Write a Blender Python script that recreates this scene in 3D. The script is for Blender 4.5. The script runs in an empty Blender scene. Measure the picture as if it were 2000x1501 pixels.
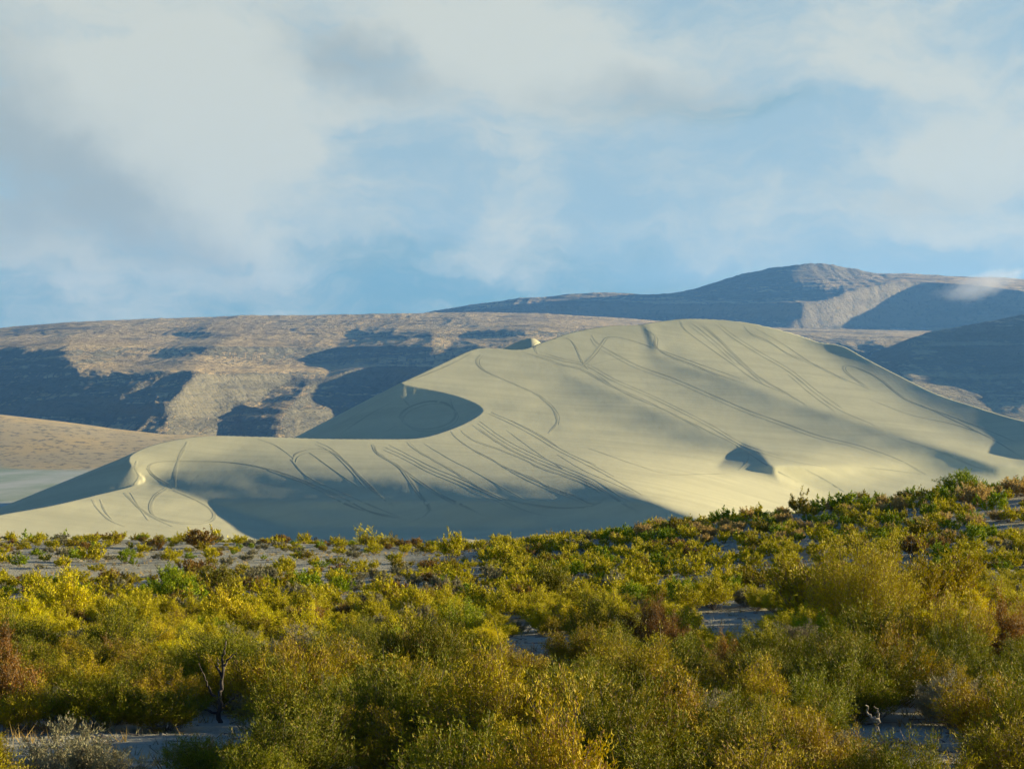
import bpy, math, random
import numpy as np
from math import radians, sin, cos, pi

S = bpy.context.scene
COL = S.collection

# ------------------------------------------------------------------ camera
# The camera stands at the origin looking level along +Y (the horizon lies a
# little below the middle of the picture: lens shift).  FPX is the focal length
# in pixels of the 2000 px wide photograph.
FPX = 1000.0 / math.tan(radians(17.5))
CX, CY = 1000.0, 790.0
cam = bpy.data.cameras.new("camera")
cam.sensor_fit = 'HORIZONTAL'
cam.angle = radians(35.0)
cam.shift_y = 39.5 / 2000.0
cam.clip_start, cam.clip_end = 0.5, 60000
camo = bpy.data.objects.new("camera", cam)
camo.rotation_euler = (radians(90), 0, 0)
COL.objects.link(camo)
S.camera = camo

# ------------------------------------------------------------------ sun, sky, exposure
SUN_AZ, SUN_EL = radians(74.0), radians(9.0)       # azimuth clockwise from +Y (view direction)
SUNV = np.array([sin(SUN_AZ) * cos(SUN_EL), cos(SUN_AZ) * cos(SUN_EL), sin(SUN_EL)])
sl = bpy.data.lights.new("sun", 'SUN')
sl.energy, sl.angle, sl.color = 5.0, radians(0.5), (1.0, 0.84, 0.56)
so = bpy.data.objects.new("sun", sl)
so.rotation_euler = (radians(90) - SUN_EL, 0, pi - SUN_AZ)
COL.objects.link(so)

S.view_settings.view_transform = 'Standard'
S.view_settings.look = 'None'
S.view_settings.exposure = 1.6
S.view_settings.gamma = 1.0
S.view_settings.use_curve_mapping = False
S.cycles.use_denoising = True
S.cycles.volume_bounces = 1
S.cycles.max_bounces = 6
S.cycles.transparent_max_bounces = 8
S.cycles.use_adaptive_sampling = True
S.cycles.adaptive_threshold = 0.02


class Nodes:
    """small helper for building node trees"""
    def __init__(self, tree):
        self.t = tree
        tree.nodes.clear()

    def n(self, kind, **kw):
        nd = self.t.nodes.new(kind)
        for k, v in kw.items():
            setattr(nd, k, v)
        return nd

    def set(self, sock, v):
        if isinstance(v, bpy.types.NodeSocket):
            self.t.links.new(v, sock)
        elif isinstance(v, (tuple, list)) and sock.type == 'RGBA' and len(v) == 3:
            sock.default_value = (*v, 1)
        else:
            sock.default_value = v

    def math(self, op, a, b=None, clamp=False):
        m = self.n('ShaderNodeMath', operation=op)
        m.use_clamp = clamp
        self.set(m.inputs[0], a)
        if b is not None:
            self.set(m.inputs[1], b)
        return m.outputs[0]

    def ramp(self, x, lo, hi, a=0.0, b=1.0, smooth=True):
        m = self.n('ShaderNodeMapRange')
        m.interpolation_type = 'SMOOTHSTEP' if smooth else 'LINEAR'
        for i, v in enumerate((x, lo, hi, a, b)):
            self.set(m.inputs[i], v)
        return m.outputs[0]

    def mix(self, f, a, b, mode='MIX'):
        m = self.n('ShaderNodeMix', data_type='RGBA', blend_type=mode)
        m.clamp_factor = True
        self.set(m.inputs[0], f)
        self.set(m.inputs[6], a)
        self.set(m.inputs[7], b)
        return m.outputs[2]

    def noise(self, vec, scale, detail=4.0, rough=0.55, dist=0.0, color=False):
        m = self.n('ShaderNodeTexNoise')
        if vec is not None:
            self.set(m.inputs['Vector'], vec)
        m.inputs['Scale'].default_value = scale
        m.inputs['Detail'].default_value = detail
        m.inputs['Roughness'].default_value = rough
        m.inputs['Distortion'].default_value = dist
        return m.outputs['Color' if color else 'Fac']

    def mapping(self, vec, loc=(0, 0, 0), rot=(0, 0, 0), sc=(1, 1, 1), vtype='POINT'):
        m = self.n('ShaderNodeMapping', vector_type=vtype)
        self.set(m.inputs['Vector'], vec)
        m.inputs['Location'].default_value = loc
        m.inputs['Rotation'].default_value = rot
        m.inputs['Scale'].default_value = sc
        return m.outputs[0]


def build_world():
    w = bpy.data.worlds.new("World")
    S.world = w
    w.use_nodes = True
    N = Nodes(w.node_tree)
    out = N.n('ShaderNodeOutputWorld')
    bg = N.n('ShaderNodeBackground')
    STR = 0.10
    bg.inputs['Strength'].default_value = STR
    N.t.links.new(bg.outputs[0], out.inputs[0])
    sky = N.n('ShaderNodeTexSky', sky_type='NISHITA')
    sky.sun_disc = False
    sky.sun_elevation = SUN_EL
    sky.sun_rotation = SUN_AZ
    sky.altitude = 1200
    sky.air_density, sky.dust_density, sky.ozone_density = 1.0, 0.6, 2.0
    tc = N.n('ShaderNodeTexCoord')
    sep = N.n('ShaderNodeSeparateXYZ')
    N.set(sep.inputs[0], tc.outputs['Generated'])
    u = N.math('ARCTAN2', sep.outputs[0], sep.outputs[1])       # azimuth
    v = N.math('ARCSINE', sep.outputs[2])                       # elevation
    cmb = N.n('ShaderNodeCombineXYZ')
    N.set(cmb.inputs[0], u)
    N.set(cmb.inputs[1], v)
    uv = cmb.outputs[0]
    # wispy distortion of the cloud shapes
    dn = N.noise(uv, 7.0, 5, 0.6, color=True)
    dv = N.n('ShaderNodeVectorMath', operation='SUBTRACT')
    N.set(dv.inputs[0], dn)
    dv.inputs[1].default_value = (0.5, 0.5, 0.5)
    ds = N.n('ShaderNodeVectorMath', operation='MULTIPLY')
    N.set(ds.inputs[0], dv.outputs[0])
    ds.inputs[1].default_value = (0.16, 0.10, 0)
    da = N.n('ShaderNodeVectorMath', operation='ADD')
    N.set(da.inputs[0], uv)
    N.set(da.inputs[1], ds.outputs[0])
    uvd = da.outputs[0]

    def blob(px, py, sx, sy, rot, amp):
        cu, cv = (px - CX) / FPX, (CY - py) / FPX
        m = N.mapping(uvd, (cu, cv, 0), (0, 0, radians(rot)), (sx / FPX, sy / FPX, 1), 'TEXTURE')
        g = N.n('ShaderNodeTexGradient', gradient_type='SPHERICAL')
        N.set(g.inputs[0], m)
        s = N.ramp(g.outputs['Fac'], 0.0, 1.0, 0.0, amp)
        return s

    def total(lst):
        acc = None
        for b in lst:
            s = blob(*b)
            acc = s if acc is None else N.math('ADD', acc, s)
        return acc

    white = total(BLOBS_WHITE)
    dark = total(BLOBS_DARK)
    lowb = total(BLOBS_BLUE)
    n1 = N.noise(N.mapping(uvd, sc=(1, 2.6, 1)), 6.0, 6, 0.55)       # streaky cloud texture
    n2 = N.noise(N.mapping(uv, sc=(1, 1.5, 1)), 14.0, 6, 0.6)
    cov = N.math('ADD', white, N.math('MULTIPLY', N.math('SUBTRACT', n1, 0.5), 1.3))
    cov = N.math('ADD', cov, N.math('MULTIPLY', N.math('SUBTRACT', n2, 0.5), 1.15))
    n3 = N.noise(N.mapping(uvd, rot=(0, 0, 0.08), sc=(1, 4.5, 1)), 10.0, 7, 0.62)
    cov = N.math('ADD', cov, N.math('MULTIPLY', N.math('SUBTRACT', n3, 0.5), 1.5))
    n4 = N.noise(N.mapping(uvd, sc=(1, 1.7, 1)), 34.0, 6, 0.6)
    cov = N.math('ADD', cov, N.math('MULTIPLY', N.math('SUBTRACT', n4, 0.5), 0.9))
    mask = N.ramp(cov, -0.30, 1.0, 0.0, 0.96)
    # clear sky: Nishita, dimmed and blued overhead, out of view, to darken the shadow light
    clear = N.mix(1.0, sky.outputs[0], SKY_TINT, 'MULTIPLY')
    clear = N.mix(N.ramp(v, 0.5, 0.22, 0.0, 0.9), clear, tuple(c / STR for c in SKY_MID))
    clear = N.mix(N.ramp(lowb, 0.0, 1.0, 0.0, 0.95), clear, tuple(c / STR for c in SKY_LOW))
    cl = N.mix(N.ramp(N.math('ADD', dark, N.math('MULTIPLY', N.math('SUBTRACT', n2, 0.5), 0.7)), 0.0, 1.0),
               tuple(c / STR for c in CLOUD_LIGHT), tuple(c / STR for c in CLOUD_DARK))
    mask = N.math('MULTIPLY', mask, N.ramp(v, 0.55, 0.27, 0.0, 1.0))
    mask = N.math('MULTIPLY', mask, N.ramp(N.math('ABSOLUTE', u), 1.3, 0.45, 0.25, 1.0))
    col = N.mix(mask, clear, cl)
    N.set(bg.inputs['Color'], col)


SKY_TINT = (0.12, 0.30, 0.55)
SKY_MID = (0.133, 0.180, 0.191)
SKY_LOW = (0.066, 0.126, 0.147)
CLOUD_LIGHT = (0.217, 0.224, 0.197)
CLOUD_DARK = (0.133, 0.152, 0.147)
BLOBS_WHITE = [(250, 300, 620, 420, -25, 1.1), (420, 300, 420, 200, -30, 0.7), (700, 110, 700, 260, -10, 0.75), (1000, 60, 500, 220, -20, 0.7),
               (1100, 130, 420, 180, -10, 0.5), (1600, 160, 520, 80, 2, 0.6), (1900, 300, 320, 220, 0, 0.85), (1750, 390, 480, 150, 10, 0.55),
               (1650, 60, 520, 120, 0, 0.5), (1010, 430, 160, 190, 0, 0.55), (900, 500, 130, 80, 20, 0.4), (1500, 450, 420, 60, 4, 0.35),
               (650, 470, 360, 40, 3, 0.35), (300, 520, 420, 25, -3, 0.3), (1800, 470, 300, 40, 3, 0.4), (100, 520, 300, 120, -20, 0.45)]
BLOBS_DARK = [(60, 370, 460, 280, -20, 0.8), (620, 150, 260, 110, 0, 0.55), (330, 440, 420, 120, -25, 0.55), (700, 130, 420, 120, -25, 0.5), (1250, 220, 300, 120, 0, 0.35), (1300, 200, 700, 110, -6, 0.3),
              (1800, 400, 400, 80, 5, 0.35), (20, 130, 250, 160, 0, 0.45)]
BLOBS_BLUE = [(150, 630, 1400, 230, 2, 1.5), (1100, 570, 700, 160, 0, 0.7), (1300, 230, 480, 60, 0, 0.6)]
build_world()

# ------------------------------------------------------------------ maths helpers
def P(px, py, d):
    """point seen at photograph pixel (px, py) at forward distance d (metres)"""
    return ((px - CX) / FPX * d, d, (CY - py) / FPX * d)


def pts(lst):
    return np.array([P(*p) for p in lst], float)


class TPS:
    """smooth surface z(x, y) through scattered points"""
    def __init__(self, p, lam=0.0):
        self.c = p[:, :2].mean(0)
        self.s = np.abs(p[:, :2] - self.c).max()
        q = (p[:, :2] - self.c) / self.s
        n = len(q)
        A = np.zeros((n + 3, n + 3))
        A[:n, :n] = self.k(((q[:, None] - q[None]) ** 2).sum(-1)) + np.diag(np.broadcast_to(lam, (n,)))
        A[:n, n:] = np.c_[np.ones(n), q]
        A[n:, :n] = A[:n, n:].T
        self.w = np.linalg.solve(A, np.r_[p[:, 2], 0, 0, 0])
        self.q = q

    @staticmethod
    def k(r2):
        return 0.5 * r2 * np.log(r2 + 1e-12)

    def __call__(self, x, y):
        sh = np.shape(x)
        e = (np.c_[np.ravel(x), np.ravel(y)] - self.c) / self.s
        out = np.empty(len(e))
        n = len(self.q)
        for i in range(0, len(e), 20000):
            b = e[i:i + 20000]
            r2 = ((b[:, None, 0] - self.q[None, :, 0]) ** 2 + (b[:, None, 1] - self.q[None, :, 1]) ** 2)
            out[i:i + 20000] = self.k(r2) @ self.w[:n] + self.w[n] + b @ self.w[n + 1:]
        return out.reshape(sh)


def _hash(ix, iy, seed):
    h = (ix * 374761393 + iy * 668265263 + seed * 974634277) & 0xFFFFFFFF
    h = ((h ^ (h >> 13)) * 1274126177) & 0xFFFFFFFF
    return ((h ^ (h >> 16)) & 0xFFFF) / 65535.0


def vnoise(x, y, seed=0):
    x, y = np.asarray(x, float), np.asarray(y, float)
    ix, iy = np.floor(x).astype(np.int64), np.floor(y).astype(np.int64)
    fx, fy = x - ix, y - iy
    fx, fy = fx * fx * fx * (fx * (fx * 6 - 15) + 10), fy * fy * fy * (fy * (fy * 6 - 15) + 10)
    a, b = _hash(ix, iy, seed), _hash(ix + 1, iy, seed)
    c, d = _hash(ix, iy + 1, seed), _hash(ix + 1, iy + 1, seed)
    return (a + (b - a) * fx + (c - a) * fy + (a - b - c + d) * fx * fy) * 2 - 1


def fbm(x, y, oct=5, seed=0, gain=0.5, ridged=False):
    s, a, t = 0.0, 1.0, 0.0
    for o in range(oct):
        n = vnoise(x * 2 ** o + 17.3 * o, y * 2 ** o - 9.1 * o, seed + o)
        if ridged:
            n = 1 - 2 * np.abs(n)
        s = s + n * a
        t += a
        a *= gain
    return s / t


def smooth(a, b, x):
    t = np.clip((x - a) / (b - a), 0, 1)
    return t * t * (3 - 2 * t)


def inside(poly, x, y):
    r = np.zeros(np.shape(x), bool)
    n = len(poly)
    for i in range(n):
        x1, y1 = poly[i]
        x2, y2 = poly[(i + 1) % n]
        if y1 == y2:
            continue
        c = ((y1 > y) != (y2 > y)) & (x < (x2 - x1) * (y - y1) / (y2 - y1) + x1)
        r ^= c
    return r


def resample(p, step):
    p = np.asarray(p, float)
    t = np.r_[0, np.cumsum(np.sqrt(((p[1:, :2] - p[:-1, :2]) ** 2).sum(1)))]
    n = max(2, int(t[-1] / step) + 1)
    u = np.linspace(0, t[-1], n)
    return np.stack([np.interp(u, t, p[:, k]) for k in range(p.shape[1])], 1)


def catmull(p, k=8):
    """smooth curve through points (rows)"""
    p = np.asarray(p, float)
    q = np.vstack([2 * p[0] - p[1], p, 2 * p[-1] - p[-2]])
    out = []
    for i in range(1, len(q) - 2):
        for t in np.linspace(0, 1, k, endpoint=False):
            a, b, c, d = q[i - 1], q[i], q[i + 1], q[i + 2]
            out.append(0.5 * (2 * b + (c - a) * t + (2 * a - 5 * b + 4 * c - d) * t * t + (3 * b - a - 3 * c + d) * t ** 3))
    out.append(p[-1])
    return np.array(out)


def mesh_arrays(name, v, f, mats, smooth_shade=True, parent=None):
    """v: (n,3) array; f: (m,k) int array, k = 3 or 4"""
    me = bpy.data.meshes.new(name)
    v = np.asarray(v, np.float32)
    f = np.asarray(f, np.int32)
    me.vertices.add(len(v))
    me.vertices.foreach_set('co', v.ravel())
    me.loops.add(f.size)
    me.loops.foreach_set('vertex_index', f.ravel())
    me.polygons.add(len(f))
    me.polygons.foreach_set('loop_start', np.arange(0, f.size, f.shape[1], dtype=np.int32))
    me.polygons.foreach_set('use_smooth', np.full(len(f), smooth_shade))
    me.update(calc_edges=True)
    for m in (mats if isinstance(mats, (list, tuple)) else [mats]):
        me.materials.append(m)
    o = bpy.data.objects.new(name, me)
    COL.objects.link(o)
    if parent:
        o.parent = parent
    return o


def grid_faces(nr, nc, off=0):
    i = np.arange(nr * nc).reshape(nr, nc) + off
    return np.stack([i[:-1, :-1].ravel(), i[:-1, 1:].ravel(), i[1:, 1:].ravel(), i[1:, :-1].ravel()], 1)


def attr(o, name, vals):
    a = o.data.attributes.new(name, 'FLOAT', 'POINT')
    a.data.foreach_set('value', np.asarray(vals, np.float32).ravel())


def structure(o):
    o['kind'] = 'structure'
    return o


# ------------------------------------------------------------------ materials of the land
def principled(name, rough=0.9, spec=0.15):
    m = bpy.data.materials.new(name)
    m.use_nodes = True
    N = Nodes(m.node_tree)
    out = N.n('ShaderNodeOutputMaterial')
    b = N.n('ShaderNodeBsdfPrincipled')
    b.inputs['Roughness'].default_value = rough
    b.inputs['Specular IOR Level'].default_value = spec
    N.t.links.new(b.outputs[0], out.inputs[0])
    return m, N, b


def attrnode(N, name):
    a = N.n('ShaderNodeAttribute', attribute_name=name)
    return a.outputs['Fac']


def sand_material():
    m, N, b = principled('dune_sand', 0.95, 0.05)
    pos = N.n('ShaderNodeNewGeometry').outputs['Position']
    n1 = N.noise(N.mapping(pos, sc=(1, 1, 0.3)), 0.012, 5, 0.6)
    n2 = N.noise(N.mapping(pos, rot=(0, 0, 0.6), sc=(1, 0.22, 1)), 0.22, 3, 0.6)
    c = N.mix(n1, SAND_A, SAND_B)
    c = N.mix(N.ramp(n2, 0.3, 0.7, 0.0, 0.35), c, SAND_C)
    n3 = N.noise(N.mapping(pos, rot=(0, 0, radians(-58)), sc=(0.10, 1, 0.4)), 0.055, 5, 0.62)       # wind streaks running down the slope
    c = N.mix(N.ramp(n3, 0.35, 0.7, 0.0, 0.75), c, SAND_D)
    n4 = N.noise(pos, 0.7, 3, 0.7)
    c = N.mix(N.ramp(n4, 0.35, 0.75, 0.0, 0.25), c, SAND_C)
    c = N.mix(attrnode(N, 'track'), c, SAND_TRACK)
    N.set(b.inputs['Base Color'], c)
    bp = N.n('ShaderNodeBump')
    bp.inputs['Strength'].default_value = 0.07
    bp.inputs['Distance'].default_value = 1.0
    N.set(bp.inputs['Height'], n2)
    N.set(b.inputs['Normal'], bp.outputs[0])
    return m


SAND_D = (0.47, 0.44, 0.255)
SAND_A, SAND_B, SAND_C, SAND_TRACK = (0.61, 0.565, 0.325), (0.55, 0.515, 0.295), (0.51, 0.48, 0.275), (0.31, 0.30, 0.19)


def hill_material(name, tan, rock, scrub, rock_scale=0.01):
    m, N, b = principled(name, 0.95, 0.05)
    g = N.n('ShaderNodeNewGeometry')
    pos = g.outputs['Position']
    sepn = N.n('ShaderNodeSeparateXYZ')
    N.set(sepn.inputs[0], g.outputs['True Normal'])
    n1 = N.noise(pos, rock_scale * 0.5, 6, 0.6)
    n2 = N.noise(pos, rock_scale * 4, 6, 0.7)
    strat = N.noise(N.mapping(pos, sc=(0.25, 0.25, 2.2)), rock_scale * 3, 5, 0.65)
    steep = N.ramp(sepn.outputs[2], 0.992, 0.955, 0.0, 1.0)
    rk = N.math('ADD', N.math('MULTIPLY', steep, 0.9), N.math('MULTIPLY', N.math('SUBTRACT', n2, 0.5), 1.4))
    c = N.mix(N.ramp(n1, 0.35, 0.65), tan, tuple(t * 0.72 for t in tan))
    c = N.mix(N.ramp(rk, 0.25, 0.8), c, rock)
    c = N.mix(N.ramp(strat, 0.5, 0.66, 0.0, 0.7), c, tuple(r * 0.7 for r in rock))
    dots = N.noise(pos, rock_scale * 14, 2, 0.5)
    c = N.mix(N.ramp(dots, 0.55, 0.68, 0.0, 0.75), c, scrub)
    N.set(b.inputs['Base Color'], c)
    bp = N.n('ShaderNodeBump')
    bp.inputs['Strength'].default_value = 0.9
    bp.inputs['Distance'].default_value = 14.0
    N.set(bp.inputs['Height'], N.math('ADD', n2, strat))
    N.set(b.inputs['Normal'], bp.outputs[0])
    return m



def soft_polygon(px, py, poly):
    """1 inside, falling to 0 across each edge over that edge's own softness"""
    ins = inside([(a, b) for a, b, _ in poly], px, py)
    m = np.full(px.shape, 9.0)
    for k in range(len(poly)):
        ax, ay, sft = poly[k]
        bx, by, _ = poly[(k + 1) % len(poly)]
        dx, dy = bx - ax, by - ay
        t = np.clip(((px - ax) * dx + (py - ay) * dy) / (dx * dx + dy * dy), 0, 1)
        d = np.hypot(px - ax - t * dx, py - ay - t * dy)
        m = np.where(d / sft < np.abs(m), np.where(ins, d, -d) / sft, m)
    return smooth(-1, 1, np.where(ins, np.abs(m), -np.abs(m)))


class DepthLand:
    """Land described by how far away it is along each line of sight from the view point (a smooth
    chart plus a sideways lean painted in patches), turned into heights on a fan of real ground positions."""
    def __init__(self, base, leans, px, rows, py_lo, py_hi, lean0, leak, min_step, py_keep=9999):
        # base: rows of (column, photograph row of every level); one distance per level
        cols, lev, dist = base
        pys = np.arange(py_lo, py_hi, 2.0)
        cpx = np.arange(px[0], px[-1] + 6, 6.0)
        PXc, PYc = np.meshgrid(cpx, pys)
        k = np.hanning(23)
        k /= k.sum()
        lv = [np.convolve(np.pad(np.interp(cpx, cols, r), 11, mode='edge'), k, 'valid') for r in lev]
        D = np.empty(PXc.shape)
        for q in range(len(cpx)):
            ys = [r[q] for r in lv]
            ys = [ys[0] - 40] + ys + [ys[-1] + 120]
            ds = [dist[0] + (dist[0] - dist[1]) * 40 / (ys[2] - ys[1])] + list(dist) + [dist[-1] - (dist[-2] - dist[-1]) * 120 / (ys[-2] - ys[-3])]
            D[:, q] = np.interp(pys, ys, ds)
        k = np.hanning(27)
        k /= k.sum()
        D = np.apply_along_axis(lambda c: np.convolve(np.pad(c, 13, mode='reflect', reflect_type='odd'), k, 'valid'), 0, D)
        lean = np.full(PXc.shape, lean0)
        PYe = np.clip(PYc, lv[0][None] + 3, np.minimum(lv[-1][None] - 6, py_keep))
        PXw = PXc + 16 * fbm(PXc / 70, PYe / 30, 4, 41)
        PYe = PYe + 7 * fbm(PXc / 45, PYe / 24, 4, 43)
        for v, poly in leans:
            w = soft_polygon(PXw, PYe, [(a, b, c * 1.9) for a, b, c in poly])
            lean = lean * (1 - w) + v * w
        acc = np.zeros(len(pys))
        H = np.empty_like(D)
        keep = math.exp(-6.0 / leak)
        for k in range(len(cpx)):
            acc = acc * keep + (lean[:, k] - lean0) * 6.0
            H[:, k] = acc
        k = np.hanning(7)
        k /= k.sum()
        H = np.apply_along_axis(lambda c: np.convolve(np.pad(c, 3, mode='edge'), k, 'valid'), 0, H)
        D = D + H + lean0 * (PXc - 1000)
        st = min_step * pys[:, None]
        D = np.maximum.accumulate((D + st)[::-1], 0)[::-1] - st
        self.px, self.rows = px, rows
        Z = np.empty((len(rows), len(px)))
        for i, p in enumerate(px):
            t = (p - cpx[0]) / 6.0
            q = min(int(t), len(cpx) - 2)
            col = D[:, q] * (1 - (t - q)) + D[:, q + 1] * (t - q)
            sky = np.interp(p, cpx, lv[0])
            ds = np.interp(sky, pys, col)
            zs = (CY - sky) / FPX * ds
            z = np.interp(rows, col[::-1], ((CY - pys) / FPX * col)[::-1])
            Z[:, i] = np.where(rows > ds, zs - 0.03 * (rows - ds), z)
        self.Z = Z

    def grid(self):
        D, PXX = np.meshgrid(self.rows, self.px, indexing='ij')
        return (PXX - CX) / FPX * D, D


def fan_lookup(px, rows, Z, x, y):
    """bilinear height from a fan table (uniform px, increasing rows)"""
    u = np.clip((CX + x / y * FPX - px[0]) / (px[1] - px[0]), 0, len(px) - 1.001)
    r = np.interp(y, rows, np.arange(len(rows)))
    r = np.clip(r, 0, len(rows) - 1.001)
    i, j = r.astype(int), u.astype(int)
    a, b = r - i, u - j
    return (Z[i, j] * (1 - a) * (1 - b) + Z[i, j + 1] * (1 - a) * b + Z[i + 1, j] * a * (1 - b) + Z[i + 1, j + 1] * a * b)


def widen(px, Z, left, right, low, run):
    """continue a fan of land to either side, sinking to `low` over `run` columns"""
    st = px[1] - px[0]
    nl, nr = int(left / st), int(right / st)
    pl = px[0] - st * np.arange(nl, 0, -1)
    pr = px[-1] + st * np.arange(1, nr + 1)
    fl = smooth(run, 0, px[0] - pl)
    fr = smooth(run, 0, pr - px[-1])
    Zl = low + (Z[:, :1] - low) * fl[None]
    Zr = low + (Z[:, -1:] - low) * fr[None]
    return np.r_[pl, px, pr], np.hstack([Zl, Z, Zr])


# ------------------------------------------------------------------ the dune
# crest, from the left tip along the near arm, round the tight turn to the horn, over the summit and down
# the right flank: photograph pixel and how steeply the lee side falls away
CREST = [(-260, 1062, .33), (-120, 1030, .33), (0, 1005, .33), (100, 987, .34), (190, 966, .36), (250, 951, .4),
         (276, 941, .42), (281, 935, .42), (266, 920, .46), (252, 902, .42), (256, 888, .40), (285, 873, .5),
         (330, 861, .55), (400, 851, .55), (500, 852, .55), (620, 856, .55), (740, 857, .55), (820, 855, .55),
         (880, 838, .55), (920, 820, .55), (940, 806, .55), (941, 797, .55), (925, 786, .55), (890, 773, .55),
         (850, 763, .55), (810, 755, .55), (782, 749, .54), (790, 744, .54), (820, 730, .85), (870, 706, .9), (915, 685, .9),
         (940, 679, .9), (970, 680, .8), (1020, 682, .7), (1060, 668, .6), (1120, 648, .62), (1190, 636, .64),
         (1245, 634, .65), (1290, 627, .65), (1350, 622, .65), (1440, 627, .65), (1500, 638, .66), (1560, 654, .8),
         (1600, 668, .8), (1645, 675, .8), (1690, 699, .9), (1760, 735, .9), (1830, 769, .9), (1900, 792, .9),
         (1960, 811, .9), (2010, 824, .9), (2100, 850, .9), (2300, 900, .9)]
# distance down the slope at photograph column 400 (photograph row, metres)
PROFILE = [(540, 1640), (622, 1500), (660, 1448), (700, 1385), (750, 1297), (800, 1205), (850, 1112), (880, 1062), (910, 1022), (940, 988), (970, 956), (1000, 922), (1040, 868), (1080, 800), (1160, 690)]
# how the slope leans sideways: growing distance towards the right (> 0) tips it to the right, shrinking to the left.
# (lean, [(px, py, softness of the edge that starts here) ...])
LEAN0 = 0.18
LEANS = [
    (0.02, [(1270, 690, 10), (1330, 712, 7), (1400, 733, 6), (1560, 787, 6), (1700, 831, 6), (1850, 878, 6), (1960, 916, 20), (1880, 935, 60), (1700, 890, 60), (1560, 845, 60), (1400, 785, 60), (1290, 730, 30)]),
    (0.03, [(1100, 730, 10), (1200, 766, 8), (1330, 818, 8), (1440, 868, 8), (1460, 900, 40), (1300, 880, 60), (1180, 810, 60), (1090, 765, 30)]),
    (0.27, [(1300, 660, 30), (1420, 722, 10), (1560, 774, 10), (1700, 818, 10), (1860, 868, 10), (1980, 905, 30), (2000, 880, 40), (1800, 800, 50), (1600, 690, 50), (1450, 650, 40)]),
    (-0.17, [(1590, 660, 40), (1660, 665, 10), (1900, 770, 10), (2030, 810, 20), (2300, 870, 20), (2200, 920, 50), (2000, 874, 50), (1900, 842, 50), (1800, 796, 46), (1700, 736, 36)]),
    (-0.06, [(1252, 630, 6), (1268, 642, 5), (1276, 660, 6), (1284, 684, 6), (1270, 680, 6), (1262, 655, 6)]),
    (0.24, [(1272, 628, 6), (1292, 640, 6), (1300, 684, 6), (1286, 684, 6), (1278, 660, 6)]),
]

# shaded faces bounded on the right by a spur, beyond which the slope returns to what it was:
# lean, outline, (row, column) of the spur, width over which it returns, column it starts from
FACES = [
    (-0.095, [(300, 946, 6), (345, 958, 6), (400, 977, 6), (480, 1005, 6), (560, 1030, 10), (640, 1070, 20), (760, 1220, 30), (1900, 1220, 12), (1290, 985, 10), (1180, 942, 10), (1110, 906, 45), (1000, 908, 50), (900, 912, 50), (780, 905, 50), (650, 895, 50), (480, 890, 40), (360, 915, 30)], [(806, 945), (845, 1000), (904, 1100), (944, 1180), (980, 1270), (1004, 1340), (1060, 1430), (1200, 1650)], 400, 400),
    (-0.20, [(1402, 911, 4), (1428, 887, 5), (1456, 866, 12), (1484, 878, 4), (1504, 905, 4), (1530, 948, 26), (1462, 932, 22), (1420, 923, 8)], [(860, 1452), (868, 1460), (880, 1484), (905, 1500), (940, 1516)], 330, 1300),
]


class LeanChart(DepthLand):
    """distance chart built by adding up the sideways lean along each row"""
    def __init__(self, px, rows, py_lo, py_hi, min_step=0.25):
        pys = np.arange(py_lo, py_hi, 2.0)
        cpx = np.arange(px[0], px[-1] + 5, 5.0)
        PXc, PYc = np.meshgrid(cpx, pys)
        lean = np.full(PXc.shape, LEAN0)
        for v, poly in LEANS:
            w = soft_polygon(PXc, PYc, poly)
            lean = lean * (1 - w) + v * w
        I = np.cumsum(lean, 1) * 5.0
        I -= I[:, int((400 - cpx[0]) / 5)][:, None]
        for v, poly, spur, back, start in FACES:
            h = np.cumsum((v - LEAN0) * soft_polygon(PXc, PYc, poly), 1) * 5.0
            h -= h[:, int((start - cpx[0]) / 5)][:, None]
            I += h * smooth(back, 0, PXc - np.interp(PYc, *zip(*spur)))
        B = np.array(PROFILE, float)
        Bf = np.interp(pys, B[:, 0], B[:, 1])
        k = np.hanning(21)
        k /= k.sum()
        Bf = np.convolve(np.pad(Bf, 10, mode='reflect', reflect_type='odd'), k, 'valid')
        D = Bf[:, None] + I + 3.6 * fbm(PXc / 190, PYc / 45, 3, 77)
        k = np.hanning(9)
        k /= k.sum()
        D = np.apply_along_axis(lambda c: np.convolve(np.pad(c, 4, mode='edge'), k, 'valid'), 0, D)
        g = min_step * pys[:, None]
        D = np.maximum.accumulate((D + g)[::-1], 0)[::-1] - g
        self.pys, self.cpx, self.D = pys, cpx, D
        self.px, self.rows = px, rows
        Z = np.empty((len(rows), len(px)))
        for i, p in enumerate(px):
            t = (p - cpx[0]) / 5.0
            q = min(int(t), len(cpx) - 2)
            col = D[:, q] * (1 - (t - q)) + D[:, q + 1] * (t - q)
            Z[:, i] = np.interp(rows, col[::-1], ((CY - pys) / FPX * col)[::-1])
        self.Z = Z

    def dist(self, a, b):
        i = int(np.clip((b - self.pys[0]) / 2, 0, len(self.pys) - 2))
        j = int(np.clip((a - self.cpx[0]) / 5, 0, len(self.cpx) - 2))
        u, v = (b - self.pys[0]) / 2 - i, (a - self.cpx[0]) / 5 - j
        D = self.D
        return D[i, j] * (1 - u) * (1 - v) + D[i + 1, j] * u * (1 - v) + D[i, j + 1] * (1 - u) * v + D[i + 1, j + 1] * u * v


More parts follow.
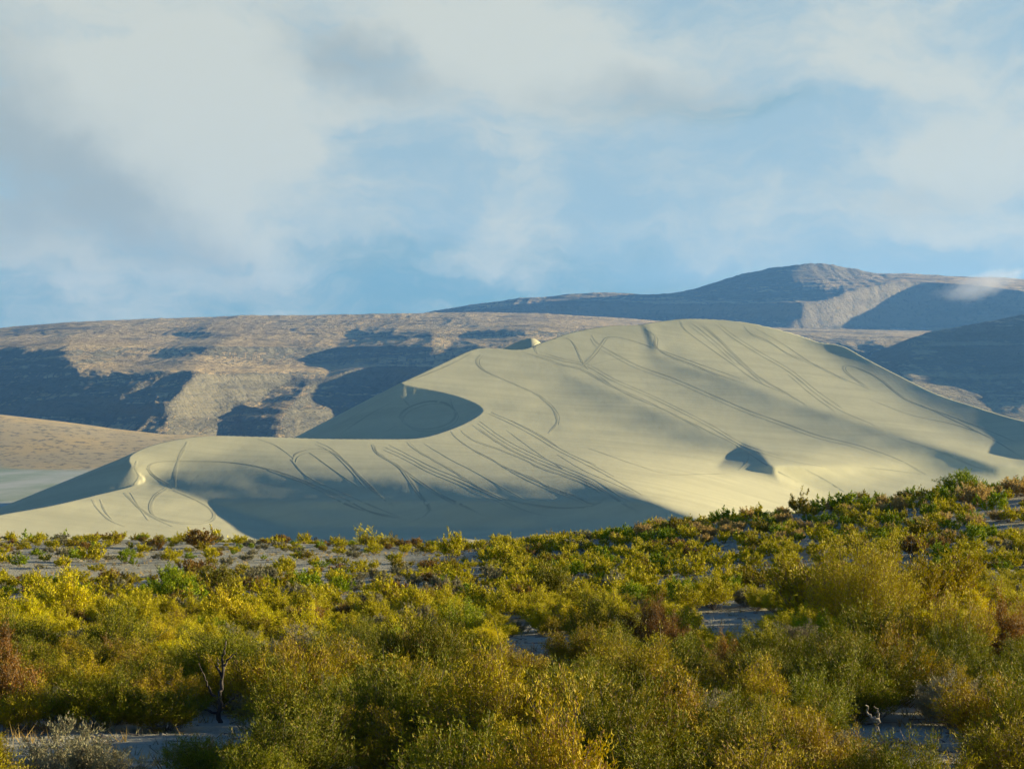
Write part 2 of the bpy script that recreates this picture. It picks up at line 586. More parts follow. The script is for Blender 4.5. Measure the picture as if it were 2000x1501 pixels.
def make_dune():
    px = np.arange(-262.0, 2264, 2.5)
    rows = np.r_[np.arange(690, 840, 8.0), np.arange(840, 1740, 1.8), np.arange(1740, 2000, 8.0)]
    land = LeanChart(px, rows, 540, 1160)
    cr = catmull(np.array([(a, b, s) for a, b, s in CREST]), 6)
    cr = np.array([(*P(a, b, land.dist(a, b)), s) for a, b, s in cr])
    lee_poly = [tuple(p[:2]) for p in cr] + [(1300, 2600), (-900, 2600), (-900, cr[0, 1])]
    X, Y = land.grid()
    sh = X.shape
    x, y, z = X.ravel(), Y.ravel(), land.Z.ravel().copy()
    lee = inside(lee_poly, x, y)
    # next to the crest the windward side meets it exactly; beyond it the sand lies at the angle of repose
    seg = resample(cr, 9.0)
    xyz = np.c_[x, y]

    def cones(q, s_up):
        lo = np.full(len(q), -1e9)
        hi = np.full(len(q), 1e9)
        dm = np.full(len(q), 1e9)
        for a, b in zip(seg[:-1], seg[1:]):
            d = b[:2] - a[:2]
            r = xyz[q] - a[:2]
            t = np.clip((r @ d) / (d @ d + 1e-9), 0, 1)
            dist = np.hypot(r[:, 0] - t * d[0], r[:, 1] - t * d[1])
            zc = a[2] + t * (b[2] - a[2])
            sl = a[3] + t * (b[3] - a[3])
            np.maximum(lo, zc - (s_up or sl) * dist, out=lo)
            if s_up:
                np.minimum(hi, zc + 0.7 * dist, out=hi)
                np.minimum(dm, dist, out=dm)
        return lo, hi, dm

    wi = np.where(~lee)[0]
    cc = resample(cr, 30.0)
    rough = np.concatenate([np.sqrt(((xyz[wi[k:k + 50000], None] - cc[None, :, :2]) ** 2).sum(-1)).min(1) for k in range(0, len(wi), 50000)])
    wi = wi[rough < 95]
    lo, hi, dm = cones(wi, 0.7)
    z[wi] = np.where(dm < 4, np.maximum(np.minimum(z[wi], hi), lo), z[wi])
    li = np.where(lee)[0]
    z[li] = np.maximum(cones(li, None)[0], -112)
    # far crest peeping over the saddle
    c1 = np.array(P(988, 660, 1700))
    u = (x[li] - c1[0]) / 62 - 0.42
    z[li] = np.maximum(z[li], c1[2] - 24 * (np.where(u < 0, np.abs(u / 0.8) ** 1.4, np.abs(u / 0.36) ** 2) + ((y[li] - c1[1]) / 60) ** 2))
    z += 0.06 * fbm(x / 14, y / 30, 3, 5)
    Z = z.reshape(sh)
    px, Z = widen(px, Z, 400, 400, -115, 380)
    Y, PXX = np.meshgrid(rows, px, indexing='ij')
    return (PXX - CX) / FPX * Y, Y, Z, px, rows


dune_mat = sand_material()
DX, DY, DZ, DPX, DROWS = make_dune()


def dune_height(x, y):
    return fan_lookup(DPX, DROWS, DZ, x, y)


def unproject(px, py, hfun, lo=760.0, hi=1800.0):
    """first point of the surface met along each line of sight"""
    px, py = np.asarray(px, float), np.asarray(py, float)
    ds = np.arange(lo, hi, 3.0)
    DD = ds[None, :] * np.ones((len(px), 1))
    X = (px[:, None] - CX) / FPX * DD
    Zr = (CY - py[:, None]) / FPX * DD
    H = hfun(X, DD) - Zr
    hit = H >= 0
    k = hit.argmax(1)
    ok = hit.any(1) & (k > 0)
    k = np.maximum(k, 1)
    i = np.arange(len(px))
    a, b = H[i, k - 1], H[i, k]
    t = np.clip(-a / (b - a + 1e-9), 0, 1)
    d = ds[k - 1] + t * 3.0
    return np.stack([(px - CX) / FPX * d, d, (CY - py) / FPX * d], 1), ok


TRACKS = [
    (1.5, [(367, 862), (350, 895), (342, 925), (342, 952)]),
    (1.2, [(342, 952), (305, 930), (291, 912), (310, 902), (360, 900), (450, 902), (525, 915), (600, 940), (675, 975), (725, 1000), (800, 1015)]),
    (1.0, [(525, 918), (600, 946), (670, 982), (740, 1008)]),
    (1.4, [(327, 955), (305, 970), (295, 992), (305, 1010), (350, 1022), (400, 1022), (420, 1012), (410, 992), (370, 970), (340, 957)]),
    (1.6, [(245, 962), (265, 985), (300, 1010), (340, 1028)]), (0.8, [(255, 962), (275, 995), (290, 1015)]),
    (1.2, [(182, 975), (190, 992), (215, 1015), (245, 1028)]), (0.9, [(196, 975), (205, 997), (220, 1015)]),
    (1.3, [(572, 900), (580, 885), (615, 876), (650, 882), (675, 900), (710, 935), (750, 975), (775, 990)]),
    (1.0, [(572, 900), (600, 930), (650, 955), (720, 985), (790, 1013)]), (0.9, [(505, 857), (540, 870), (575, 895)]),
    (1.2, [(620, 862), (650, 877), (685, 910), (720, 950), (750, 975)]), (0.9, [(606, 884), (650, 916), (700, 950)]),
    (1.4, [(730, 867), (740, 885), (780, 910), (800, 935), (820, 965), (840, 995), (825, 1010), (795, 1020)]),
    (1.2, [(740, 885), (800, 925), (860, 965), (920, 995), (950, 1010)]), (0.9, [(736, 880), (795, 925), (852, 965), (900, 992)]),
    (1.4, [(796, 863), (814, 879), (856, 903), (892, 924), (940, 954), (988, 975), (1045, 987), (1100, 992), (1160, 987), (1188, 968)]),
    (1.3, [(754, 873), (799, 894), (844, 918), (910, 945), (970, 972), (1030, 999), (1075, 1008)]), (0.8, [(829, 866), (880, 897), (922, 918), (970, 945), (1024, 975)]),
    (0.8, [(760, 868), (806, 892), (850, 914), (916, 941), (976, 970)]),
    (1.3, [(883, 842), (892, 855), (928, 879), (958, 894), (988, 912), (1036, 930), (1075, 951), (1120, 966), (1150, 978)]),
    (1.6, [(904, 843), (928, 861), (970, 876), (1024, 897), (1060, 915), (1105, 930), (1144, 945), (1180, 966)]),
    (1.7, [(925, 830), (955, 852), (994, 876), (1045, 900), (1090, 918), (1144, 939), (1186, 963), (1225, 987), (1255, 1002)]),
    (1.0, [(938, 822), (970, 846), (1006, 868), (1056, 892), (1105, 912), (1160, 936), (1210, 968), (1250, 990)]),
    (1.2, [(955, 807), (1000, 828), (1045, 852), (1090, 879), (1144, 906), (1195, 933), (1255, 966)]), (0.8, [(990, 840), (1050, 884), (1100, 915)]),
    (0.7, [(960, 806), (1010, 826), (1060, 852), (1110, 884), (1165, 908)]), (0.7, [(1090, 888), (1140, 918), (1190, 940), (1240, 962)]),
    (1.7, [(940, 692), (932, 705), (940, 720), (970, 735), (1012, 753), (1045, 768), (1072, 789), (1087, 810), (1087, 828), (1072, 846)]),
    (1.4, [(922, 690), (868, 717), (799, 744)]),
    (1.2, [(1050, 690), (1100, 705), (1145, 715), (1200, 745), (1280, 780), (1380, 830), (1450, 870), (1525, 895), (1625, 915)]),
    (1.0, [(1050, 694), (1098, 711), (1140, 722), (1195, 752), (1275, 788), (1370, 838)]), (0.9, [(1165, 730), (1225, 770), (1310, 805), (1400, 850)]),
    (1.2, [(1050, 690), (1047, 675), (1075, 663), (1105, 661), (1122, 672), (1140, 710), (1150, 722)]),
    (1.5, [(1138, 713), (1160, 690), (1175, 670), (1185, 659), (1215, 660), (1280, 680), (1350, 705), (1450, 740)]),
    (1.8, [(1157, 655), (1170, 672), (1210, 695), (1250, 715), (1320, 740), (1390, 770), (1460, 800), (1530, 825), (1600, 850), (1680, 870), (1750, 895), (1810, 925)]),
    (0.9, [(1140, 717), (1200, 702), (1270, 700)]), (0.9, [(1020, 686), (1060, 700), (1095, 713)]),
    (2.0, [(1262, 642), (1280, 655), (1280, 675), (1300, 690), (1350, 710), (1400, 730), (1460, 750)]),
    (1.2, [(1332, 629), (1340, 645), (1380, 675), (1430, 710), (1480, 745), (1540, 770)]),
    (1.7, [(1367, 632), (1400, 660), (1440, 700), (1480, 735), (1540, 770), (1575, 790)]), (1.2, [(1340, 630), (1355, 634), (1395, 665), (1440, 705), (1490, 748)]),
    (1.5, [(1395, 630), (1425, 655), (1480, 690), (1540, 725), (1590, 765), (1640, 800), (1710, 830)]), (1.0, [(1540, 731), (1585, 770), (1630, 802)]),
    (1.0, [(1452, 634), (1465, 650), (1500, 665), (1540, 690), (1590, 710), (1650, 740), (1700, 760)]), (0.9, [(1475, 640), (1530, 672), (1580, 705), (1620, 728)]),
    (1.2, [(1690, 755), (1655, 730), (1647, 717), (1660, 714), (1710, 735), (1770, 780), (1850, 810), (1930, 840), (2000, 870)]),
    (1.3, [(1800, 790), (1850, 814), (1925, 850), (2000, 895)]), (1.0, [(1700, 780), (1780, 810), (1870, 830), (1960, 862)]),
    (1.6, [(1760, 856), (1845, 885), (1900, 910), (1940, 920)]), (0.9, [(1675, 910), (1715, 915), (1800, 925)]), (0.9, [(1150, 875), (1250, 910), (1310, 925), (1420, 925)]),
    (0.8, [(1275, 927), (1340, 927), (1420, 924)]), (1.3, [(1000, 915), (1050, 940), (1125, 970), (1160, 985), (1185, 970)]),
    (0.8, [(1560, 910), (1610, 935), (1650, 960)]), (0.9, [(1300, 800), (1380, 840), (1440, 870), (1500, 910), (1560, 940)]),
    (2.2, [(790, 826), (782, 812), (798, 796), (835, 784), (872, 788), (890, 806), (880, 824), (848, 836), (812, 836), (790, 826), (786, 815), (800, 800)]),
    (1.6, [(780, 772), (796, 788), (806, 800)]), (1.6, [(878, 776), (882, 792), (894, 812)]), (1.3, [(660, 850), (720, 810), (772, 782)]), (0.9, [(640, 846), (700, 806), (750, 774)]),
    (0.8, [(740, 850), (780, 828)]), (0.9, [(268, 900), (264, 915), (272, 930), (262, 945)]), (0.8, [(1443, 918), (1460, 900), (1462, 880)]),
]

TRACKS += [(0.5, [(x + 5 - 9 * (k % 2), y - 3 + 4 * (k % 3)) for x, y in line[:-1]]) for k, (w, line) in enumerate(TRACKS) if w >= 1.0 and len(line) > 4 and k != 62]


def build_dune():
    v = np.stack([DX.ravel(), DY.ravel(), DZ.ravel()], 1)
    f = grid_faces(*DX.shape)
    nv, nf, na = [v], [f], [np.zeros(len(v))]
    off = len(v)
    for width, line in TRACKS:
        c = catmull(np.array(line, float), 7)
        p, ok = unproject(c[:, 0], c[:, 1], dune_height)
        p = p[ok]
        if len(p) < 4:
            continue
        p = resample(p, 5.0)
        t = np.gradient(p[:, :2], axis=0)
        t /= np.linalg.norm(t, axis=1)[:, None] + 1e-9
        nrm = np.stack([-t[:, 1], t[:, 0]], 1)
        n = len(p)
        endf = np.minimum(1, np.minimum(np.arange(n), np.arange(n)[::-1]) / 4.0)
        wob = 1 + 0.25 * np.sin(np.arange(n) * 0.7 + n)
        for s, a in [(-1, 0), (-.45, 1), (.45, 1), (1, 0)]:
            q = p[:, :2] + nrm * (s * width * 0.72 * wob)[:, None]
            nv.append(np.c_[q, dune_height(q[:, 0], q[:, 1]) + (0.10 if a else 0.06)])
            na.append(a * endf * np.clip(0.62 + 0.55 * vnoise(np.arange(n) * 0.16 + len(nv) * 7.7, np.full(n, width * 9.0), 3), 0.08, 1))
        i = np.arange(n - 1)
        for k in range(3):
            o = off + k * n
            nf.append(np.stack([o + i, o + i + 1, o + n + i + 1, o + n + i], 1)[:, ::-1])
        off += 4 * n
    o = mesh_arrays('sand_dune', np.vstack(nv), np.vstack(nf), dune_mat)
    attr(o, 'track', np.concatenate(na))
    return structure(o)


build_dune()

# ------------------------------------------------------------------ mesa, hills and mountains
def build_hills(name, base, leans, lean0, leak, min_step, py_keep, pxr, rows, pyr, mat, amp, scale, seed):
    px = np.arange(*pxr)
    land = DepthLand(base, leans, px, rows, pyr[0], pyr[1], lean0, leak, min_step, py_keep)
    px, Z = widen(px, land.Z, 1300 if px[0] < 0 else 60, 1300, -140, 1250 if px[0] < 0 else 1250)
    Y, PXX = np.meshgrid(rows, px, indexing='ij')
    X = (PXX - CX) / FPX * Y
    n = fbm(X / scale, Y / scale, 6, seed, 0.55, ridged=True)
    n2 = fbm(X / (scale * .22), Y / (scale * .22), 4, seed + 9, 0.6)
    sl = smooth(0.02, 0.22, np.abs(np.gradient(Z, axis=0) / np.gradient(Y, axis=0)))
    Z = Z + amp * (0.25 + 0.75 * sl) * n + amp * 0.35 * (0.2 + 0.8 * sl) * n2
    # gullies running down the slopes
    gul = fbm(X / (scale * .34) + 0.6 * vnoise(X / scale, Y / scale, seed + 2), Y / (scale * 2.2), 4, seed + 21, 0.6, ridged=True)
    Z = Z + amp * 0.9 * sl * gul
    # rock benches
    st = 22.0
    q = (Z + 6 * n2) / st
    fr = q - np.floor(q)
    Z = Z + sl * 0.12 * st * (smooth(0.25, 0.75, fr) - fr) 
    v = np.stack([X.ravel(), Y.ravel(), Z.ravel()], 1)
    return structure(mesh_arrays(name, v, grid_faces(*X.shape), mat))


MESA_BASE = ([-250, 0, 100, 200, 300, 400, 520, 640, 760, 900, 1050, 1200, 1350, 1500, 1650, 1800, 2000, 2250],
             [[655, 641, 632, 626, 622, 619, 616, 615, 613, 610, 611, 620, 632, 640, 643, 646, 650, 650],
              [668, 660, 652, 648, 650, 645, 648, 642, 640, 634, 632, 640, 645, 650, 653, 656, 660, 660],
              [725, 720, 720, 720, 722, 725, 730, 730, 730, 730, 730, 730, 730, 730, 730, 730, 720, 720],
              [830, 836, 842, 850, 860, 868, 872, 880, 880, 880, 880, 880, 880, 870, 860, 850, 840, 830]], (5700, 5000, 4550, 3900))
MESA_LEANS = [
    (-1.7, [(-300, 672, 8), (0, 663, 8), (60, 668, 8), (130, 650, 6), (132, 690, 8), (150, 716, 8), (235, 716, 10), (120, 800, 20), (60, 830, 20), (-300, 830, 20)]),
    (0.9, [(135, 650, 6), (200, 648, 6), (340, 655, 6), (300, 690, 6), (240, 714, 6), (160, 718, 8), (130, 690, 6)]),
    (-2.1, [(350, 655, 5), (400, 642, 6), (458, 646, 10), (440, 662, 8), (385, 695, 5), (275, 760, 5), (110, 818, 10), (40, 832, 10), (150, 780, 20), (240, 720, 5), (310, 685, 5)]),
    (-1.8, [(380, 712, 5), (396, 738, 5), (362, 770, 6), (335, 812, 8), (300, 850, 10), (80, 850, 10), (120, 825, 8), (280, 768, 8), (350, 722, 5)]),
    (0.8, [(462, 646, 8), (690, 638, 4), (690, 650, 4), (645, 700, 4), (640, 738, 8), (560, 742, 10), (400, 712, 10), (395, 696, 6), (450, 662, 8)]),
    (0.8, [(400, 742, 6), (545, 748, 8), (500, 790, 6), (400, 832, 6), (330, 850, 10), (340, 815, 6), (370, 770, 6)]),
    (-2.1, [(610, 742, 6), (612, 752, 6), (590, 772, 6), (560, 802, 8), (500, 850, 10), (340, 856, 8), (400, 836, 6), (480, 797, 6), (545, 766, 8)]),
    (0.9, [(614, 742, 6), (690, 738, 6), (745, 762, 10), (650, 860, 10), (510, 856, 8), (575, 795, 6)]),
    (-2.0, [(694, 640, 5), (830, 638, 6), (930, 633, 6), (1040, 631, 6), (1058, 644, 8), (1000, 700, 20), (1000, 880, 20), (740, 880, 10), (745, 762, 6), (690, 736, 6), (640, 737, 5), (652, 700, 4)]),
    (1.2, [(850, 645, 5), (925, 641, 5), (900, 668, 5), (850, 690, 5), (836, 684, 5)]),
    (0.8, [(1060, 628, 8), (1250, 622, 8), (1310, 650, 8), (1200, 720, 20), (1010, 720, 20)]),
    (-1.4, [(1550, 651, 4), (1800, 656, 5), (1760, 700, 10), (1690, 720, 10), (1560, 700, 10)]),
    (0.8, [(1580, 654, 5), (1625, 656, 5), (1615, 672, 5), (1590, 668, 5)]),
]
MOUNT_BASE = ([700, 825, 900, 1000, 1100, 1180, 1260, 1340, 1400, 1470, 1540, 1600, 1650, 1710, 1760, 1830, 1900, 1960, 2020, 2250],
              [[640, 612, 598, 585, 576, 571, 578, 570, 549, 530, 519, 514, 521, 536, 533, 540, 541, 541, 548, 560],
               [648, 622, 612, 605, 600, 600, 604, 602, 590, 578, 570, 568, 570, 576, 576, 580, 582, 584, 590, 600],
               [690, 690, 690, 690, 690, 690, 690, 690, 690, 690, 690, 690, 690, 690, 690, 690, 690, 700, 700, 700]], (7150, 6850, 6150))
MOUNT_LEANS = [
    (-2.9, [(1225, 632, 8), (1490, 634, 14), (1560, 656, 8), (1800, 654, 8), (1900, 642, 8), (2000, 624, 8), (2300, 610, 8), (2300, 800, 20), (1225, 800, 20)]),
    (-2.0, [(1245, 628, 6), (1345, 570, 6), (1475, 531, 6), (1560, 521, 10), (1557, 540, 8), (1585, 552, 6), (1640, 553, 8), (1686, 549, 6), (1726, 539, 6), (1760, 556, 6), (1734, 570, 6), (1798, 552, 6), (1838, 555, 6), (1856, 566, 6),
            (1926, 581, 6), (1998, 607, 6), (1992, 616, 10), (1900, 634, 8), (1857, 646, 8), (1806, 643, 6), (1772, 625, 4), (1780, 611, 4), (1721, 611, 6), (1686, 619, 6), (1655, 638, 8), (1540, 650, 8), (1250, 660, 10)]),
    (-1.3, [(826, 612, 4), (870, 600, 4), (960, 593, 6), (1010, 586, 5), (1085, 590, 6), (1112, 602, 6), (1060, 613, 5), (830, 622, 5)]),
    (-1.3, [(1215, 592, 4), (1250, 588, 4), (1272, 594, 4), (1262, 600, 4), (1225, 600, 4)]),
    (1.6, [(1520, 646, 6), (1600, 630, 6), (1680, 614, 8), (1722, 610, 6), (1782, 611, 5), (1774, 626, 5), (1806, 646, 6), (1700, 650, 8)]),
    (-1.5, [(1650, 555, 4), (1690, 540, 4), (1700, 548, 4), (1670, 562, 4)]),
]
HILL_BASE = ([1560, 1640, 1700, 1740, 1790, 1850, 1900, 1960, 2000, 2080, 2250],
             [[770, 728, 692, 676, 656, 642, 634, 622, 613, 600, 585],
              [820, 800, 770, 750, 735, 722, 715, 708, 700, 690, 680],
              [880, 860, 830, 810, 795, 785, 778, 772, 768, 768, 768]], (4250, 3600, 3000))
HILL_LEANS = [
    (2.9, [(1795, 664, 8), (1850, 655, 6), (1896, 650, 4), (1891, 680, 4), (1926, 716, 4), (1940, 745, 5), (1937, 764, 8), (1960, 900, 30), (1660, 900, 20), (1720, 790, 14), (1790, 700, 14)]),
    (0.6, [(1800, 668, 5), (1860, 670, 6), (1880, 684, 6), (1830, 684, 8)]),
    (-0.6, [(1902, 700, 3), (1910, 735, 4), (1925, 757, 4), (1915, 750, 4), (1898, 715, 3)]),
]
build_hills('mesa', MESA_BASE, MESA_LEANS, 0.35, 700, 1.8, 815, (-260.0, 2262.0, 3.0), np.arange(2800, 6600, 9.0), (580, 960),
                hill_material('mesa_ground', (0.58, 0.42, 0.19), (0.175, 0.155, 0.095), (0.10, 0.095, 0.06), 0.006), 5, 260, 3)
build_hills('mountain', MOUNT_BASE, MOUNT_LEANS, 0.5, 900, 2.0, 668, (640.0, 2262.0, 3.0), np.arange(4300, 9200, 14.0), (490, 760),
                hill_material('mountain_ground', (0.62, 0.44, 0.21), (0.22, 0.18, 0.11), (0.12, 0.11, 0.07), 0.004), 7, 420, 11)
build_hills('hill', HILL_BASE, HILL_LEANS, 0.0, 900, 1.5, 800, (1540.0, 2262.0, 2.5), np.arange(2200, 5600, 8.0), (560, 870),
                hill_material('hill_ground', (0.42, 0.33, 0.16), (0.16, 0.135, 0.08), (0.10, 0.09, 0.055), 0.008), 3.5, 200, 23)

# ------------------------------------------------------------------ ground
NEAR = pts([  # the shrubby slope in front
    (0, 1500, 14), (500, 1500, 14), (1000, 1500, 14), (1500, 1500, 14), (2000, 1500, 14.2), (0, 1350, 22.5), (500, 1350, 22.5), (1000, 1350, 23), (1500, 1350, 22.5), (2000, 1350, 22.5),
    (0, 1250, 34), (500, 1250, 34), (1000, 1250, 33), (1500, 1250, 31), (2000, 1245, 30.5), (0, 1150, 56), (500, 1150, 56), (1000, 1155, 51), (1500, 1150, 44), (2000, 1130, 44),
    (0, 1100, 74), (500, 1100, 74), (1000, 1105, 68), (1500, 1080, 58), (2000, 1040, 60), (0, 1053, 98), (400, 1055, 100), (800, 1064, 96), (1100, 1058, 90), (1300, 1034, 84), (1500, 1008, 80),
    (1700, 985, 80), (1850, 966, 82), (2000, 956, 84), (2400, 935, 90), (-400, 1053, 98), (-400, 1200, 44), (-400, 1400, 19), (2400, 1200, 36), (2400, 1400, 20),
    (1000, 1900, 7), (0, 1900, 7), (2000, 1900, 7)])
NEAR_T = TPS(NEAR, 1e-4)
HUMPS = [(880, 1049, 135, 7, 0.9), (1075, 1043, 140, 10, 0.9), (985, 1056, 125, 6, 0.4)]

SHADE_HILLS = []


def ground_height(x, y):
    x, y = np.asarray(x, float), np.asarray(y, float)
    yy = np.maximum(y, 1.0)
    px = np.clip(CX + x / yy * FPX, -700, 2120)
    beyond = np.maximum(x - (2120 - CX) / FPX * yy, 0)
    # near slope, then a steady fall to the valley floor
    yn = np.clip(yy, 6.0, 105)
    zn = NEAR_T((px - CX) / FPX * yn, yn)
    edge = np.interp(px, [-400, 0, 400, 800, 1100, 1300, 1500, 1700, 1850, 2000, 2400], [98, 98, 100, 96, 90, 84, 80, 80, 82, 84, 90])
    over = np.maximum(yy - edge, 0)
    ze = NEAR_T((px - CX) / FPX * edge, edge)
    floor = -75.5 - 25 * smooth(950, 1300, yy)
    zfar = ze - 0.17 * over + 0.085 * over * smooth(0, 160, over) * 0.6
    z = np.where(yy < edge, zn, np.maximum(zfar, floor))
    z = np.maximum(z - 0.10 * beyond, np.minimum(z, floor))      # the slope falls away again outside the view
    # left: gravel fan rising to the foot of the mesa
    R = np.interp(px, [-260, 0, 120, 220, 320, 420, 600, 2262], [66, 56, 43, 30, 21, 15, 10, 10])
    z = z + smooth(2440, 2980, yy) * (R + 25) * (yy > 2000) + np.maximum(yy - 3600, 0) * -0.03
    z = z + (yy < 160) * (0.10 * fbm(x / 3.2, yy / 3.2, 4, 31) * smooth(2, 20, yy))
    # hills added out of view to shade the dune; the list is empty
    for bx, by, sx, sy, top in SHADE_HILLS:
        z = z + (top + 75) * np.exp(-((x - bx) / sx) ** 2 - ((yy - by) / sy) ** 4)
    for hx, hy, hd, w, h in HUMPS:
        c = P(hx, hy, hd)
        g = np.exp(-((x - c[0]) / w) ** 2 - ((yy - hd) / (w * .8)) ** 2)
        z = z + np.maximum(c[2] - z, 0) * np.clip(g, 0, 1) * (yy > 100)
    return z


def ground_material():
    m, N, b = principled('desert_ground', 0.95, 0.05)
    pos = N.n('ShaderNodeNewGeometry').outputs['Position']
    far, tan = attrnode(N, 'playa'), attrnode(N, 'tan')
    n1 = N.noise(pos, 0.9, 6, 0.65)
    n2 = N.noise(pos, 7.0, 4, 0.7)
    c = N.mix(N.ramp(n1, 0.35, 0.7), (0.42, 0.40, 0.28), (0.31, 0.29, 0.20))
    c = N.mix(N.ramp(n2, 0.56, 0.72, 0, 0.6), c, (0.17, 0.15, 0.11))
    p1 = N.noise(N.mapping(pos, sc=(1, .35, 1)), 0.012, 4, 0.6)
    pc = N.mix(N.ramp(p1, 0.35, 0.65), (0.52, 0.52, 0.40), (0.34, 0.39, 0.24))
    c = N.mix(far, c, pc)
    t1 = N.noise(pos, 0.06, 6, 0.75)
    t2 = N.noise(pos, 0.004, 4, 0.6)
    tcx = N.mix(N.ramp(t2, 0.35, 0.65), (0.62, 0.44, 0.17), (0.50, 0.39, 0.19))
    tcx = N.mix(N.ramp(t1, 0.51, 0.62, 0, 0.8), tcx, (0.13, 0.13, 0.09))
    c = N.mix(tan, c, tcx)
    N.set(b.inputs['Base Color'], c)
    bp = N.n('ShaderNodeBump')
    bp.inputs['Strength'].default_value = 0.6
    bp.inputs['Distance'].default_value = 0.14
    N.set(bp.inputs['Height'], N.math('ADD', n1, n2))
    N.set(b.inputs['Normal'], bp.outputs[0])
    return m


def build_ground():
    rows = np.r_[np.arange(-40, 6, 4.0), np.arange(6, 60, 0.35), np.arange(60, 150, 0.8), np.geomspace(150, 800, 90), np.geomspace(806, 2000, 90), np.arange(2010, 3600, 14.0), np.geomspace(3620, 9500, 30)]
    # rows behind the camera are laid at the same sheet: x spread grows with distance
    tt = np.r_[np.linspace(-1.6, -0.42, 40), np.linspace(-0.4, 0.4, 500), np.linspace(0.403, 0.8, 120), np.linspace(0.82, 1.6, 30)]
    Y, T = np.meshgrid(rows, tt, indexing='ij')
    X = T * np.maximum(np.abs(Y), 30.0) * np.where(Y < 30, 1.0, 1.0)
    Z = ground_height(X, np.maximum(Y, 6.0))
    o = mesh_arrays('ground', np.stack([X.ravel(), Y.ravel(), Z.ravel()], 1), grid_faces(*X.shape), ground_material())
    attr(o, 'playa', smooth(160, 500, Y))
    pxx = CX + X / np.maximum(Y, 1) * FPX
    attr(o, 'tan', smooth(-60, 60, Y - (2530 + 120 * vnoise(X / 150, Y / 150, 4) + np.clip(pxx, 0, 400) * -0.6)))
    return structure(o)


build_ground()


# ------------------------------------------------------------------ shrubs
def leaf_material(name, cols, dry, dry_amount, translucent=0.35):
    """cols: three foliage colours mixed per leaf; dry: colour of the odd dead leaf"""
    m = bpy.data.materials.new(name)
    m.use_nodes = True
    N = Nodes(m.node_tree)
    out = N.n('ShaderNodeOutputMaterial')
    geo = N.n('ShaderNodeNewGeometry')
    rnd = geo.outputs['Random Per Island']
    oi = N.n('ShaderNodeObjectInfo').outputs['Random']
    patch = N.noise(geo.outputs['Position'], 2.6, 2, 0.5)
    f = N.math('ADD', N.math('MULTIPLY', rnd, 0.45), N.math('MULTIPLY', patch, 0.55))
    c = N.mix(N.ramp(f, 0.28, 0.5), cols[0], cols[1])
    c = N.mix(N.ramp(f, 0.5, 0.72), c, cols[2])
    c = N.mix(N.ramp(N.math('FRACT', N.math('MULTIPLY', rnd, 7.31)), 1.0 - dry_amount, 1.0 - dry_amount + 0.01), c, dry)
    hs = N.n('ShaderNodeHueSaturation')
    N.set(hs.inputs['Hue'], N.ramp(oi, 0, 1, 0.490, 0.512, False))
    N.set(hs.inputs['Value'], N.ramp(N.math('FRACT', N.math('MULTIPLY', oi, 5.7)), 0, 1, 0.84, 1.22, False))
    hs.inputs['Saturation'].default_value = 1.08
    N.set(hs.inputs['Color'], c)
    c = hs.outputs[0]
    d = N.n('ShaderNodeBsdfPrincipled')
    d.inputs['Roughness'].default_value = 0.7
    d.inputs['Specular IOR Level'].default_value = 0.2
    N.set(d.inputs['Base Color'], c)
    t = N.n('ShaderNodeBsdfTranslucent')
    N.set(t.inputs['Color'], c)
    mx = N.n('ShaderNodeMixShader')
    mx.inputs[0].default_value = translucent
    N.t.links.new(d.outputs[0], mx.inputs[1])
    N.t.links.new(t.outputs[0], mx.inputs[2])
    N.t.links.new(mx.outputs[0], out.inputs[0])
    return m


def wood_material(name, a, b):
    m, N, bs = principled(name, 0.85, 0.2)
    pos = N.n('ShaderNodeNewGeometry').outputs['Position']
    n = N.noise(N.mapping(pos, sc=(1, 1, .3)), 30, 4, 0.7)
    N.set(bs.inputs['Base Color'], N.mix(N.ramp(n, 0.3, 0.7), a, b))
    return m


MATS = {
    'yellow': leaf_material('foliage_yellow', [(0.39, 0.345, 0.007), (0.53, 0.445, 0.010), (0.64, 0.525, 0.025)], (0.26, 0.18, 0.07), 0.10, 0.17),
    'green': leaf_material('foliage_green', [(0.17, 0.25, 0.008), (0.27, 0.34, 0.010), (0.38, 0.41, 0.014)], (0.20, 0.16, 0.04), 0.06, 0.17),
    'ochre': leaf_material('foliage_ochre', [(0.2362, 0.1814, 0.005), (0.3459, 0.27, 0.0067), (0.4218, 0.3374, 0.0152)], (0.22, 0.13, 0.06), 0.16, 0.17),  # ochre darkened to stand in for shade over the near foreground
    'olive': leaf_material('foliage_olive', [(0.0974, 0.1177, 0.0049), (0.1705, 0.1746, 0.0065), (0.2436, 0.2192, 0.0114)], (0.24, 0.17, 0.05), 0.10, 0.17),  # olive darkened likewise, foreground shade put into the leaf colour
    'rust': leaf_material('foliage_rust', [(0.208, 0.096, 0.016), (0.264, 0.144, 0.024), (0.296, 0.2, 0.048)], (0.28, 0.22, 0.12), 0.2, 0.17),
    'red': leaf_material('foliage_red', [(0.22, 0.075, 0.025), (0.28, 0.115, 0.04), (0.29, 0.17, 0.06)], (0.23, 0.17, 0.1), 0.2),
    'grey': leaf_material('foliage_grey', [(0.21, 0.20, 0.11), (0.28, 0.265, 0.15), (0.34, 0.31, 0.16)], (0.25, 0.2, 0.12), 0.25, 0.2),
    'straw': leaf_material('foliage_straw', [(0.45, 0.30, 0.10), (0.55, 0.38, 0.14), (0.6, 0.44, 0.18)], (0.33, 0.22, 0.1), 0.1),
}
WOOD = wood_material('twig_grey', (0.20, 0.165, 0.125), (0.11, 0.09, 0.07))
DEADWOOD = wood_material('dead_wood', (0.05, 0.042, 0.036), (0.09, 0.075, 0.06))
BLEACHED = wood_material('bleached_wood', (0.42, 0.37, 0.29), (0.22, 0.19, 0.15))


